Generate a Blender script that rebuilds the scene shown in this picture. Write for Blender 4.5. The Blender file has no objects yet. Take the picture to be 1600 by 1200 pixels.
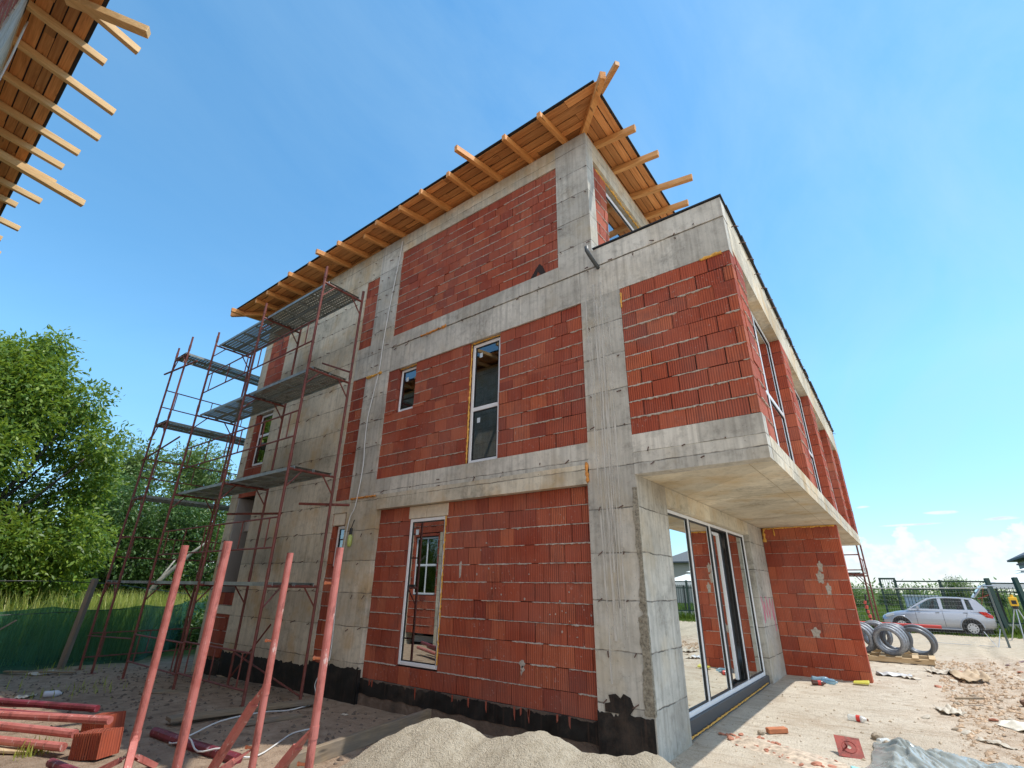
import bpy, bmesh, math, random
import numpy as np
from mathutils import Vector, Matrix
random.seed(7)
rng = np.random.default_rng(11)
R = math.radians
scene = bpy.context.scene
COL = scene.collection

# ------------------------------------------------------------------ helpers
def tag(o, label=None, cat=None, group=None, kind=None):
    if label: o['label'] = label
    if cat: o['category'] = cat
    if group: o['group'] = group
    if kind: o['kind'] = kind
    return o

def thing(name, label, cat, loc=(0, 0, 0), group=None, rz=0):
    o = bpy.data.objects.new(name, None)
    COL.objects.link(o)
    o.empty_display_size = .2
    o.location = loc
    o.rotation_euler = (0, 0, rz)
    return tag(o, label, cat, group)

def origin_of(o):
    v = Vector((0, 0, 0))
    while o is not None:
        v += o.location
        o = o.parent
    return v

class MB:
    """collects shapes (world coordinates) and links them as ONE mesh object"""
    def __init__(s):
        s.v, s.f, s.m = [], [], []
    def add(s, verts, faces, mi=0):
        b = len(s.v)
        s.v += [tuple(p) for p in verts]
        s.f += [tuple(i + b for i in f) for f in faces]
        s.m += [mi] * len(faces)
    def hexa(s, c, mi=0):
        s.add(c, [(0, 3, 2, 1), (4, 5, 6, 7), (0, 1, 5, 4), (1, 2, 6, 5), (2, 3, 7, 6), (3, 0, 4, 7)], mi)
    def box(s, x0, x1, y0, y1, z0, z1, mi=0):
        s.hexa([(x0, y0, z0), (x1, y0, z0), (x1, y1, z0), (x0, y1, z0),
                (x0, y0, z1), (x1, y0, z1), (x1, y1, z1), (x0, y1, z1)], mi)
    def bar(s, p0, p1, w, h, mi=0, up=(0, 0, 1), taper=1.0):
        p0, p1 = Vector(p0), Vector(p1)
        d = (p1 - p0).normalized()
        up = Vector(up)
        sx = d.cross(up)
        if sx.length < 1e-4: sx = d.cross(Vector((0, 1, 0)))
        sx.normalize()
        uu = sx.cross(d)
        c = []
        for p, k in ((p0, 1), (p1, taper)):
            for a, b in ((-1, -1), (1, -1), (1, 1), (-1, 1)):
                c.append(p + sx * a * w / 2 * k + uu * b * h / 2 * k)
        s.hexa(c, mi)
    def tube(s, pts, r, n=8, mi=0, cap=True):
        pts = [Vector(p) for p in pts]
        k = len(pts)
        rs = r if isinstance(r, (list, tuple)) else [r] * k
        prev = None
        vs = []
        for i, p in enumerate(pts):
            if i == 0: d = pts[1] - p
            elif i == k - 1: d = p - pts[i - 1]
            else: d = pts[i + 1] - pts[i - 1]
            d.normalize()
            if prev is None:
                a = d.cross(Vector((0, 0, 1)))
                if a.length < .01: a = d.cross(Vector((0, 1, 0)))
            else:
                a = prev - d * prev.dot(d)
            a.normalize(); prev = a
            b = d.cross(a)
            for j in range(n):
                t = 2 * math.pi * j / n
                vs.append(p + (a * math.cos(t) + b * math.sin(t)) * rs[i])
        fs = []
        for i in range(k - 1):
            for j in range(n):
                q = (j + 1) % n
                fs.append((i * n + j, i * n + q, (i + 1) * n + q, (i + 1) * n + j))
        if cap:
            fs.append(tuple(range(n - 1, -1, -1)))
            fs.append(tuple(range((k - 1) * n, k * n)))
        s.add(vs, fs, mi)
    def torus(s, c, axis, R0, r, n=28, m=8, mi=0, sx=1.0):
        c = Vector(c); ax = Vector(axis).normalized()
        a = ax.orthogonal().normalized(); b = ax.cross(a)
        vs, fs = [], []
        for i in range(n):
            t = 2 * math.pi * i / n
            rad = a * math.cos(t) + b * math.sin(t)
            for j in range(m):
                u = 2 * math.pi * j / m
                vs.append(c + rad * (R0 + r * math.cos(u)) + ax * r * math.sin(u) * sx)
        for i in range(n):
            for j in range(m):
                fs.append((i * m + j, i * m + (j + 1) % m, ((i + 1) % n) * m + (j + 1) % m, ((i + 1) % n) * m + j))
        s.add(vs, fs, mi)
    def prism(s, poly, d, mi=0):
        """poly: list of 3d points (planar), extruded by vector d"""
        n = len(poly); d = Vector(d)
        vs = [Vector(p) for p in poly] + [Vector(p) + d for p in poly]
        fs = [tuple(range(n - 1, -1, -1)), tuple(range(n, 2 * n))]
        for i in range(n):
            q = (i + 1) % n
            fs.append((i, q, n + q, n + i))
        s.add(vs, fs, mi)
    def build(s, name, mats, parent=None, smooth=False, fix=True, label=None):
        if not isinstance(mats, (list, tuple)): mats = [mats]
        off = origin_of(parent) if parent is not None else Vector((0, 0, 0))
        me = bpy.data.meshes.new(name)
        me.from_pydata([(p[0] - off.x, p[1] - off.y, p[2] - off.z) for p in s.v], [], s.f)
        for mt in mats: me.materials.append(mt)
        if len(mats) > 1:
            me.polygons.foreach_set('material_index', s.m)
        if smooth:
            me.polygons.foreach_set('use_smooth', [True] * len(me.polygons))
        if fix:
            bm = bmesh.new(); bm.from_mesh(me)
            bmesh.ops.recalc_face_normals(bm, faces=bm.faces)
            bm.to_mesh(me); bm.free()
        me.update()
        o = bpy.data.objects.new(name, me)
        COL.objects.link(o)
        if parent is not None: o.parent = parent
        if label: o['label'] = label
        return o

def bevel(o, w, seg=1):
    md = o.modifiers.new('bevel', 'BEVEL'); md.width = w; md.segments = seg; md.limit_method = 'ANGLE'; md.angle_limit = R(40)
    return o

def copy_tree(o, parent=None):
    c = o.copy(); COL.objects.link(c)
    if parent is not None: c.parent = parent
    for ch in [k for k in bpy.data.objects if k.parent == o]:
        copy_tree(ch, c)
    return c

def np_mesh(name, verts, nper, mat, parent=None, smooth=False):
    """verts (F*nper,3) array, each face has its own verts"""
    n = len(verts); f = n // nper
    off = np.array(origin_of(parent)) if parent is not None else np.zeros(3)
    me = bpy.data.meshes.new(name)
    me.vertices.add(n); me.vertices.foreach_set('co', (verts - off).astype(np.float32).ravel())
    me.loops.add(n); me.loops.foreach_set('vertex_index', np.arange(n, dtype=np.int32))
    me.polygons.add(f)
    me.polygons.foreach_set('loop_start', np.arange(0, n, nper, dtype=np.int32))
    me.materials.append(mat)
    me.update(calc_edges=True); me.validate()
    o = bpy.data.objects.new(name, me); COL.objects.link(o)
    if parent is not None: o.parent = parent
    return o

# ------------------------------------------------------------------ materials
class Mat:
    def __init__(s, name):
        s.m = bpy.data.materials.new(name); s.m.use_nodes = True
        s.t = s.m.node_tree; s.p = s.t.nodes['Principled BSDF']; s.out = s.t.nodes['Material Output']
        s._pos = None
    def n(s, typ, ins=None, **props):
        nd = s.t.nodes.new(typ)
        for k, v in props.items(): setattr(nd, k, v)
        for k, v in (ins or {}).items():
            s.set(nd, k, v)
        return nd
    def set(s, nd, k, v):
        sock = nd.inputs[k]
        if isinstance(v, bpy.types.NodeSocket): s.t.links.new(v, sock)
        else:
            if hasattr(sock.default_value, '__len__') and not isinstance(v, str):
                v = tuple(v)
                if len(v) == 3 and len(sock.default_value) == 4: v = v + (1,)
            sock.default_value = v
    def P(s, **kw):
        for k, v in kw.items(): s.set(s.p, k.replace('_', ' '), v)
        return s
    @property
    def pos(s):
        if s._pos is None: s._pos = s.n('ShaderNodeTexCoord').outputs['Object']
        return s._pos
    def scale(s, v, sc, loc=(0, 0, 0)):
        return s.n('ShaderNodeMapping', {'Vector': v, 'Scale': sc, 'Location': loc}).outputs[0]
    def noise(s, sc, vec=None, detail=5, rough=.6, dist=0, loc=None):
        v = vec if vec is not None else s.pos
        if loc: v = s.scale(v, (1, 1, 1), loc)
        return s.n('ShaderNodeTexNoise', {'Vector': v, 'Scale': sc, 'Detail': detail, 'Roughness': rough, 'Distortion': dist}).outputs[0]
    def math(s, op, a, b=0.0, clamp=False):
        nd = s.n('ShaderNodeMath', {0: a, 1: b}, operation=op); nd.use_clamp = clamp
        return nd.outputs[0]
    def mix(s, f, a, b, blend='MIX'):
        nd = s.n('ShaderNodeMix', {0: f, 6: a, 7: b}, data_type='RGBA', blend_type=blend)
        return nd.outputs[2]
    def ramp(s, f, stops, interp='LINEAR'):
        nd = s.n('ShaderNodeValToRGB', {0: f}); cr = nd.color_ramp; cr.interpolation = interp
        while len(cr.elements) < len(stops): cr.elements.new(.5)
        for e, (p, c) in zip(cr.elements, stops):
            e.position = p
            e.color = (c, c, c, 1) if isinstance(c, (int, float)) else (*c, 1)
        return nd.outputs[0]
    def sep(s, v=None):
        return s.n('ShaderNodeSeparateXYZ', {0: v if v is not None else s.pos}).outputs
    def rnd(s):
        return s.n('ShaderNodeNewGeometry').outputs['Random Per Island']
    def bump(s, h, strength=.4, dist=.01, prev=None):
        ins = {'Height': h, 'Strength': strength, 'Distance': dist}
        if prev is not None: ins['Normal'] = prev
        b = s.n('ShaderNodeBump', ins).outputs[0]
        s.set(s.p, 'Normal', b)
        return b

def simple(name, col, rough=.6, metal=0., nscale=None, var=.25, bumpk=.0, spec=None):
    k = Mat(name)
    k.P(Roughness=rough, Metallic=metal)
    if spec is not None: k.P(Specular_IOR_Level=spec)
    if nscale:
        n = k.noise(nscale, detail=6)
        lo = tuple(c * (1 - var) for c in col); hi = tuple(min(1, c * (1 + var)) for c in col)
        k.P(Base_Color=k.ramp(n, [(.3, lo), (.7, hi)]))
        if bumpk: k.bump(n, bumpk, .01)
    else:
        k.P(Base_Color=col)
    return k.m

def concrete_mat(name, dark, light, stain, joint=.55, j0=.376, jstr=.75, warm=.35, streak=.5):
    k = Mat(name)
    x, y, z = k.sep()
    n1 = k.noise(.9, detail=7, rough=.65)
    n2 = k.noise(7, detail=8, rough=.7)
    ns = k.noise(1.0, k.scale(k.pos, (14, 14, .5)), detail=5)
    n3 = k.noise(55, detail=4)
    base = k.ramp(n1, [(.3, dark), (.55, light), (.75, tuple(min(1, c * 1.12) for c in light))])
    base = k.mix(k.math('MULTIPLY', k.ramp(ns, [(.45, 0.), (.7, 1.)]), streak), base, tuple(c * .62 for c in dark))
    base = k.mix(k.ramp(n2, [(.32, .55), (.5, 0.)]), base, tuple(c * .7 for c in dark))
    base = k.mix(k.math('MULTIPLY', k.ramp(k.noise(1.3, detail=4, loc=(7, 3, 1)), [(.5, 0.), (.7, 1.)]), warm), base, stain)
    cell = k.n('ShaderNodeCombineXYZ', {0: k.math('FLOOR', k.math('DIVIDE', k.math('ADD', x, y), 1.15)), 1: k.math('FLOOR', k.math('DIVIDE', k.math('SUBTRACT', z, j0 - joint * 20), joint))}).outputs[0]
    wnz = k.n('ShaderNodeTexWhiteNoise', {'Vector': cell}).outputs['Value']
    base = k.mix(1., base, k.ramp(wnz, [(0., .82), (1., 1.06)]), 'MULTIPLY')
    # dark mould patches with their own outlines
    blot = k.math('MULTIPLY', k.ramp(k.noise(1.1, detail=8, rough=.75, loc=(3, 11, 5)), [(.54, 0.), (.68, 1.)]), k.ramp(k.noise(16, detail=5), [(.35, .2), (.6, 1.)]))
    base = k.mix(k.math('MULTIPLY', blot, .55), base, (.07, .068, .06))
    # formwork lift joints
    zw = k.math('ADD', z, k.math('MULTIPLY', k.math('SUBTRACT', k.noise(3.5, detail=6), .5), .05))
    fr = k.math('FRACT', k.math('DIVIDE', k.math('SUBTRACT', zw, j0 - joint * 20), joint))
    d = k.math('MULTIPLY', k.math('ABSOLUTE', k.math('SUBTRACT', fr, .5)), joint)       # joint/2 at the line
    near = k.math('SUBTRACT', joint / 2, d)
    line = k.ramp(near, [(0., 1.), (.004, .85), (.011, 0.)])
    broke = k.ramp(k.noise(4, detail=5, loc=(1, 2, 3)), [(.34, .1), (.58, 1.)])
    line = k.math('MULTIPLY', k.math('MULTIPLY', line, broke), jstr)
    base = k.mix(line, base, (.06, .055, .048))
    below = k.math('MULTIPLY', k.ramp(k.math('MULTIPLY', fr, 1.), [(.72, 0.), (.97, .5), (1., 0.)]), k.ramp(k.noise(1., k.scale(k.pos, (22, 22, 2)), detail=3), [(.5, 0.), (.7, 1.)]))
    base = k.mix(k.math('MULTIPLY', below, jstr * .7), base, (.12, .11, .10))
    vor = k.n('ShaderNodeTexVoronoi', {'Vector': k.pos, 'Scale': 19.}).outputs['Distance']
    pit = k.ramp(vor, [(.06, 1.), (.13, 0.)])
    base = k.mix(k.math('MULTIPLY', pit, .45), base, (.09, .085, .08))
    k.P(Base_Color=base, Roughness=.9, Specular_IOR_Level=.2)
    h = k.math('ADD', k.math('MULTIPLY', n2, .5), k.math('MULTIPLY', n3, .18))
    h = k.math('SUBTRACT', h, k.math('MULTIPLY', line, .8))
    h = k.math('SUBTRACT', h, k.math('MULTIPLY', pit, .4))
    k.bump(h, .6, .012)
    return k.m

CONC = concrete_mat('concrete_grey', (.38, .355, .305), (.60, .57, .50), (.52, .42, .27), warm=.5, jstr=.9)
CREAM = concrete_mat('concrete_cream', (.46, .41, .315), (.68, .61, .48), (.54, .37, .18), warm=.75, streak=.4, jstr=.8)
SLABC = concrete_mat('concrete_slab', (.40, .375, .325), (.63, .595, .52), (.52, .43, .30), joint=3.13, j0=.14, jstr=.8, streak=.55)
SOFF = concrete_mat('concrete_soffit', (.50, .45, .34), (.68, .62, .49), (.55, .38, .17), joint=7., j0=.5, jstr=.0, warm=.6, streak=.0)

def block_mat(name, rib_amt=1.0, dull=1.0):
    k = Mat(name)
    x, y, z = k.sep()
    r = k.rnd()
    col = k.ramp(r, [(0., (.26 * dull, .050, .029)), (.14, (.35 * dull, .074, .037)), (.45, (.41 * dull, .092, .044)), (.62, (.32 * dull, .064, .035)), (.8, (.49 * dull, .132, .060)), (1., (.39 * dull, .085, .043))])
    r2 = k.math('FRACT', k.math('MULTIPLY', r, 17.3))
    u = k.math('ADD', x, y)
    rib = k.math('SINE', k.math('MULTIPLY', u, 2 * math.pi / .031))
    rib = k.math('ADD', k.math('MULTIPLY', rib, .5), .5)
    ribs = k.math('MULTIPLY', k.ramp(r2, [(0., .35), (.4, .7), (1., 1.)]), rib_amt)
    streak = k.noise(1., k.scale(k.pos, (34, 34, 1.5)), detail=4)
    col = k.mix(k.math('MULTIPLY', k.math('MULTIPLY', k.ramp(rib, [(0., 1.), (.6, 0.)]), ribs), .88), col, (.105, .018, .014))
    col = k.mix(k.math('MULTIPLY', k.ramp(streak, [(.5, 0.), (.72, 1.)]), .5), col, (.15, .027, .02))
    col = k.mix(k.math('MULTIPLY', k.ramp(k.noise(2.2, detail=7, rough=.7), [(.52, 0.), (.72, 1.)]), .55), col, (.12, .045, .036))
    # lime scuffs
    sc = k.math('MULTIPLY', k.ramp(k.noise(24, detail=6, rough=.7), [(.60, 0.), (.68, 1.)]), k.ramp(k.noise(1.7, detail=3, loc=(4, 4, 4)), [(.46, 0.), (.6, 1.)]))
    col = k.mix(k.math('MULTIPLY', sc, .65), col, (.46, .35, .30))
    dust = k.ramp(k.noise(.8, detail=4, loc=(9, 1, 2)), [(.4, 0.), (.7, .16)])
    col = k.mix(dust, col, (.48, .30, .24))
    k.P(Base_Color=col, Roughness=.85, Specular_IOR_Level=.2)
    h = k.math('ADD', k.math('MULTIPLY', k.math('MULTIPLY', rib, ribs), .5), k.math('MULTIPLY', k.noise(40, detail=5), .35))
    k.bump(h, .55, .008)
    return k.m
BLOCK = block_mat('red_clay_block')
BLOCK_SMOOTH = block_mat('red_clay_block_smooth', .55, 1.05)  # weaker ribs and a slightly stronger red
MORTAR = simple('mortar', (.43, .375, .32), .95, nscale=30, var=.3, bumpk=.6)
JOINT = simple('dark_joint', (.04, .015, .012), .95, nscale=20, var=.3)
RUST = simple('tie_wire_rust', (.09, .045, .03), .8)

def wood_mat(name, a, b, c, axis='x', knots=True, rough=.6, grey=0.):
    k = Mat(name)
    r = k.rnd()
    sc = {'x': (.35, 7, 7), 'y': (7, .35, 7), 'z': (7, 7, .35)}[axis]
    off = k.n('ShaderNodeCombineXYZ', {0: k.math('MULTIPLY', r, 31.), 1: k.math('MULTIPLY', r, 17.), 2: k.math('MULTIPLY', r, 7.)}).outputs[0]
    v = k.n('ShaderNodeVectorMath', {0: k.pos, 1: off}, operation='ADD').outputs[0]
    g = k.noise(2.2, k.scale(v, sc), detail=6, rough=.65, dist=1.2)
    g2 = k.noise(5., k.scale(v, sc), detail=3)
    col = k.ramp(g, [(.25, a), (.5, b), (.75, c)])
    col = k.mix(k.math('MULTIPLY', k.ramp(g2, [(.45, 0.), (.7, 1.)]), .4), col, a)
    tint = k.ramp(r, [(0., .62), (.5, 1.), (1., 1.25)])
    col = k.mix(1., col, tint, 'MULTIPLY')
    if knots:
        vo = k.n('ShaderNodeTexVoronoi', {'Vector': k.scale(v, tuple(min(q, 3) * 1.2 if q > 1 else q * 2 for q in sc)), 'Scale': 1.6}).outputs['Distance']
        col = k.mix(k.ramp(vo, [(.05, .85), (.12, 0.)]), col, tuple(q * .3 for q in a))
    if grey: col = k.mix(k.math('MULTIPLY', k.ramp(k.noise(3, detail=5), [(.4, 0.), (.65, 1.)]), grey), col, (.16, .15, .14))
    k.P(Base_Color=col, Roughness=rough, Specular_IOR_Level=.3)
    k.bump(g2, .25, .006)
    return k.m
BOARD_X = wood_mat('eave_board_wood_x', (.37, .14, .042), (.62, .265, .085), (.76, .38, .14), 'x')
BOARD_Y = wood_mat('eave_board_wood_y', (.37, .14, .042), (.62, .265, .085), (.76, .38, .14), 'y')
RAFT_Y = wood_mat('rafter_wood_y', (.38, .15, .04), (.56, .25, .075), (.68, .34, .12), 'y')
RAFT_X = wood_mat('rafter_wood_x', (.34, .15, .05), (.50, .25, .085), (.60, .33, .13), 'x')
RAW_Y = wood_mat('raw_timber_y', (.48, .27, .10), (.62, .38, .16), (.72, .48, .23), 'y', knots=False)
PLANK = wood_mat('site_plank', (.13, .095, .06), (.22, .165, .105), (.30, .23, .15), 'y', grey=.5, rough=.8)
PALW = wood_mat('pallet_wood', (.32, .22, .12), (.46, .34, .2), (.56, .44, .28), 'x', rough=.8)
POSTW = wood_mat('post_wood', (.13, .10, .075), (.20, .155, .115), (.28, .22, .17), 'z', rough=.85, grey=.5)

def red_steel(name, col, rust, light, rough=.5, lightamt=.5):
    k = Mat(name)
    n = k.noise(9, detail=7, rough=.7)
    c = k.mix(k.ramp(n, [(.45, 0.), (.62, 1.)]), col, rust)
    sp = k.math('MULTIPLY', k.ramp(k.noise(20, k.scale(k.pos, (1, 1, .35)), detail=6, rough=.7), [(.60, 0.), (.66, 1.)]), lightamt)
    c = k.mix(k.math('MULTIPLY', k.ramp(k.noise(7, k.scale(k.pos, (1, 1, .3)), detail=7, rough=.75, loc=(2, 2, 2)), [(.54, 0.), (.62, 1.)]), .65), c, tuple(q * .42 for q in rust))
    c = k.mix(sp, c, light)
    k.P(Base_Color=c, Roughness=rough, Specular_IOR_Level=.4)
    k.bump(n, .25, .004)
    return k.m
PROP = red_steel('red_oxide_prop', (.50, .165, .135), (.42, .12, .095), (.66, .50, .44), .5, .75)
SCAF = red_steel('scaffold_steel', (.20, .055, .042), (.14, .045, .032), (.34, .24, .20), .55, .4)
REDP = red_steel('red_plate', (.30, .045, .03), (.20, .035, .025), (.4, .2, .15), .6, .2)
MAROON = red_steel('maroon_prop', (.20, .03, .045), (.14, .03, .03), (.6, .5, .5), .45, .6)

k = Mat('galvanised_deck')
x, y, z = k.sep()
c = k.ramp(k.noise(5, detail=6), [(.3, (.15, .17, .155)), (.7, (.28, .305, .285))])
k.P(Base_Color=c, Roughness=.6, Metallic=.3)
hx = k.math('SUBTRACT', k.math('FRACT', k.math('MULTIPLY', x, 13.)), .5)
hy = k.math('SUBTRACT', k.math('FRACT', k.math('MULTIPLY', y, 13.)), .5)
rr = k.math('ADD', k.math('MULTIPLY', hx, hx), k.math('MULTIPLY', hy, hy))
hole = k.math('LESS_THAN', rr, .055)
k.P(Alpha=k.math('SUBTRACT', 1., hole))
DECKP = k.m
DECK = simple('galvanised_edge', (.27, .30, .285), .5, .4, nscale=8, var=.25)

WHITE = simple('white_pvc', (.78, .79, .80), .35, nscale=6, var=.05)
DARKP = simple('anthracite_panel', (.045, .05, .058), .45)
BLACKP = simple('black_gasket', (.012, .012, .013), .5)
MEMBR = simple('black_membrane', (.013, .013, .015), .75, nscale=20, var=.3)
FOAM = simple('yellow_foam', (.68, .36, .07), .8, nscale=30, var=.35, bumpk=.8)
FOAMO = simple('orange_stain', (.60, .24, .05), .8, nscale=30, var=.35, bumpk=.8)
STICK = simple('pane_sticker', (.55, .62, .66), .6)
PIPE = simple('drain_pipe_grey', (.065, .075, .08), .5)
CABLE = simple('white_cable', (.66, .66, .64), .5)
LINTEL = simple('aerated_block', (.66, .58, .45), .9, nscale=12, var=.12, bumpk=.3)
PLASTER = simple('interior_plaster', (.42, .41, .39), .95, nscale=2, var=.15)
PINK = simple('pink_spray', (.60, .22, .29), .85)

k = Mat('glass')
lw = k.n('ShaderNodeFresnel', {0: 1.6}).outputs[0]
gl = k.n('ShaderNodeBsdfGlossy', {'Color': (.95, .97, 1, 1), 'Roughness': .004})
tr = k.n('ShaderNodeBsdfTransparent', {'Color': (.42, .47, .50, 1)})
mx = k.n('ShaderNodeMixShader', {0: k.math('MULTIPLY', k.math('MINIMUM', k.math('ADD', k.math('MULTIPLY', lw, 1.9), .06), .94), k.math('SUBTRACT', 1., k.n('ShaderNodeNewGeometry').outputs['Backfacing']))})
k.t.links.new(tr.outputs[0], mx.inputs[1]); k.t.links.new(gl.outputs[0], mx.inputs[2])
k.t.links.new(mx.outputs[0], k.out.inputs[0])
GLASS = k.m

k = Mat('coated_glass')
lw = k.n('ShaderNodeFresnel', {0: 1.6}).outputs[0]
gl = k.n('ShaderNodeBsdfGlossy', {'Color': (.93, .97, .96, 1), 'Roughness': .006})
tr = k.n('ShaderNodeBsdfTransparent', {'Color': (.34, .40, .40, 1)})
mx = k.n('ShaderNodeMixShader', {0: k.math('MULTIPLY', k.math('MINIMUM', k.math('ADD', k.math('MULTIPLY', lw, 1.9), .48), .94), k.math('SUBTRACT', 1., k.n('ShaderNodeNewGeometry').outputs['Backfacing']))})
k.t.links.new(tr.outputs[0], mx.inputs[1]); k.t.links.new(gl.outputs[0], mx.inputs[2])
k.t.links.new(mx.outputs[0], k.out.inputs[0])
COATED = k.m
# bitumen painted along the foot of the walls: thick black with brownish runs
k = Mat('bitumen')
n = k.noise(6, detail=7); ns = k.noise(1., k.scale(k.pos, (26, 26, 1.2)), detail=4)
c = k.ramp(n, [(.35, (.006, .006, .006)), (.7, (.022, .020, .018))])
c = k.mix(k.ramp(ns, [(.55, 0.), (.74, .6)]), c, (.075, .042, .03))
c = k.mix(k.ramp(k.noise(2.2, detail=7, rough=.7, loc=(3, 3, 3)), [(.52, 0.), (.68, .55)]), c, (.085, .06, .045))
k.P(Base_Color=c, Roughness=k.ramp(n, [(.3, .35), (.7, .75)]), Specular_IOR_Level=.35); k.bump(n, .5, .01)
BITU = k.m
k = Mat('footing_concrete')
n = k.noise(4, detail=7)
k.P(Base_Color=k.ramp(n, [(.3, (.065, .05, .04)), (.55, (.14, .10, .075)), (.75, (.24, .185, .145))]), Roughness=.95); k.bump(k.noise(20, detail=6), .6, .02)
FOOT = k.m

# earth of the building site: pale packed sand in front, brown soil at the side, grass further out
k = Mat('site_ground')
x, y, z = k.sep()
n1 = k.noise(.55, detail=8, rough=.65); n2 = k.noise(5, detail=8, rough=.7); n3 = k.noise(40, detail=5)
dr = k.noise(1., k.scale(k.pos, (1.2, 9., 1)), detail=5)          # drag marks across the packed sand
wob = k.math('MULTIPLY', k.math('SUBTRACT', k.noise(.5, detail=5), .5), 2.2)
sand = k.ramp(n1, [(.3, (.50, .425, .33)), (.6, (.63, .56, .455)), (.8, (.55, .46, .355))])
sand = k.mix(k.math('MULTIPLY', k.ramp(dr, [(.5, 0.), (.66, 1.)]), .5), sand, (.36, .28, .205))
sand = k.mix(k.math('MULTIPLY', k.ramp(n2, [(.30, 1.), (.45, 0.)]), .7), sand, (.31, .235, .165))
sand = k.mix(k.math('MULTIPLY', k.ramp(k.noise(1.1, detail=6, rough=.7, loc=(5, 8, 0)), [(.52, 0.), (.66, 1.)]), .5), sand, (.40, .30, .21))
sand = k.mix(k.math('MULTIPLY', k.ramp(n3, [(.34, 1.), (.42, 0.)]), .5), sand, (.26, .20, .15))
loose = k.ramp(n2, [(.3, (.36, .265, .185)), (.5, (.53, .425, .32)), (.72, (.65, .56, .45))])
fx = k.ramp(k.math('ADD', k.math('SUBTRACT', x, k.math('MULTIPLY', y, .09)), wob), [(0., 0.), (1., 1.)])
lm = k.n('ShaderNodeMapRange', {0: k.math('ADD', k.math('SUBTRACT', x, k.math('MULTIPLY', y, .06)), wob), 1: 1.6, 2: 2.7}).outputs[0]
front = k.mix(lm, sand, loose)
soil = k.ramp(n2, [(.28, (.20, .138, .095)), (.5, (.36, .265, .19)), (.75, (.48, .37, .275))])
soil = k.mix(k.ramp(n1, [(.5, 0.), (.7, .5)]), soil, (.17, .125, .09))
sm = k.n('ShaderNodeMapRange', {0: k.math('ADD', x, k.math('MULTIPLY', wob, .25)), 1: -.2, 2: -1.4}).outputs[0]
gcol = k.mix(sm, front, soil)
road = k.ramp(n2, [(.3, (.42, .34, .24)), (.7, (.58, .49, .37))])
rm = k.n('ShaderNodeMapRange', {0: k.math('ADD', y, wob), 1: 12., 2: 15.}).outputs[0]
gcol = k.mix(k.math('MULTIPLY', rm, k.math('SUBTRACT', 1., sm)), gcol, road)
grass = k.ramp(n2, [(.3, (.035, .06, .012)), (.7, (.10, .135, .03))])
gm1 = k.n('ShaderNodeMapRange', {0: k.math('ADD', y, k.math('MULTIPLY', wob, .6)), 1: 23.6, 2: 24.6}).outputs[0]
gm2 = k.n('ShaderNodeMapRange', {0: k.math('ADD', x, k.math('MULTIPLY', wob, .6)), 1: -13.6, 2: -15.}).outputs[0]
gcol = k.mix(k.math('MAXIMUM', gm1, gm2), gcol, grass)
k.P(Base_Color=gcol, Roughness=.97, Specular_IOR_Level=.1)
k.bump(k.math('ADD', k.math('MULTIPLY', k.math('ADD', n2, k.math('MULTIPLY', dr, .5)), .6), k.math('MULTIPLY', n3, .35)), 1., .06)
GROUND = k.m

k = Mat('coarse_sand')
n2 = k.noise(14, detail=9, rough=.75); n3 = k.noise(90, detail=4)
c = k.ramp(n2, [(.3, (.36, .30, .21)), (.5, (.48, .41, .305)), (.7, (.56, .49, .375))])
c = k.mix(k.ramp(n3, [(.32, .45), (.42, 0.)]), c, (.2, .16, .11))
k.P(Base_Color=c, Roughness=.97, Specular_IOR_Level=.1)
k.bump(k.math('ADD', k.math('MULTIPLY', n2, .7), k.math('MULTIPLY', n3, .6)), 1., .035)
SAND = k.m

def leaf_mat(name, a, b, c, trans=.35):
    k = Mat(name)
    r = k.rnd()
    col = k.ramp(r, [(0., a), (.5, b), (1., c)])
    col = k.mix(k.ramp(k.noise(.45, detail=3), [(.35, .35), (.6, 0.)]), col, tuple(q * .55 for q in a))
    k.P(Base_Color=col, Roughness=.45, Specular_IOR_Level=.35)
    tl = k.n('ShaderNodeBsdfTranslucent', {'Color': k.mix(.5, col, (c[0] * 1.8, c[1] * 1.8, c[2] * 1.0))})
    mx = k.n('ShaderNodeMixShader', {0: trans})
    k.t.links.new(k.p.outputs[0], mx.inputs[1]); k.t.links.new(tl.outputs[0], mx.inputs[2])
    k.t.links.new(mx.outputs[0], k.out.inputs[0])
    return k.m
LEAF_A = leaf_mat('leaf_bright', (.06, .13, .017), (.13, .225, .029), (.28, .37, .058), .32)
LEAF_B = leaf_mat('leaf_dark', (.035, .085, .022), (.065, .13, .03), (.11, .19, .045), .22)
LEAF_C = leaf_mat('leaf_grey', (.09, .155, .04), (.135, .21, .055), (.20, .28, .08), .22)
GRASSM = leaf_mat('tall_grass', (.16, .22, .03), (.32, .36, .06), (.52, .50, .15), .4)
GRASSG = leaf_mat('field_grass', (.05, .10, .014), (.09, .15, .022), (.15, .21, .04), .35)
BARK = simple('bark', (.10, .085, .065), .9, nscale=6, var=.4, bumpk=.6)

k = Mat('green_shade_net')
x, y, z = k.sep()
c = k.ramp(k.noise(1.2, detail=5), [(.3, (.006, .055, .038)), (.7, (.016, .125, .082))])
k.P(Base_Color=c, Roughness=.8)
tr = k.n('ShaderNodeBsdfTransparent', {'Color': (.45, .75, .6, 1)})
mx = k.n('ShaderNodeMixShader', {0: .36})
k.t.links.new(k.p.outputs[0], mx.inputs[1]); k.t.links.new(tr.outputs[0], mx.inputs[2])
k.t.links.new(mx.outputs[0], k.out.inputs[0])
NET = k.m

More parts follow.
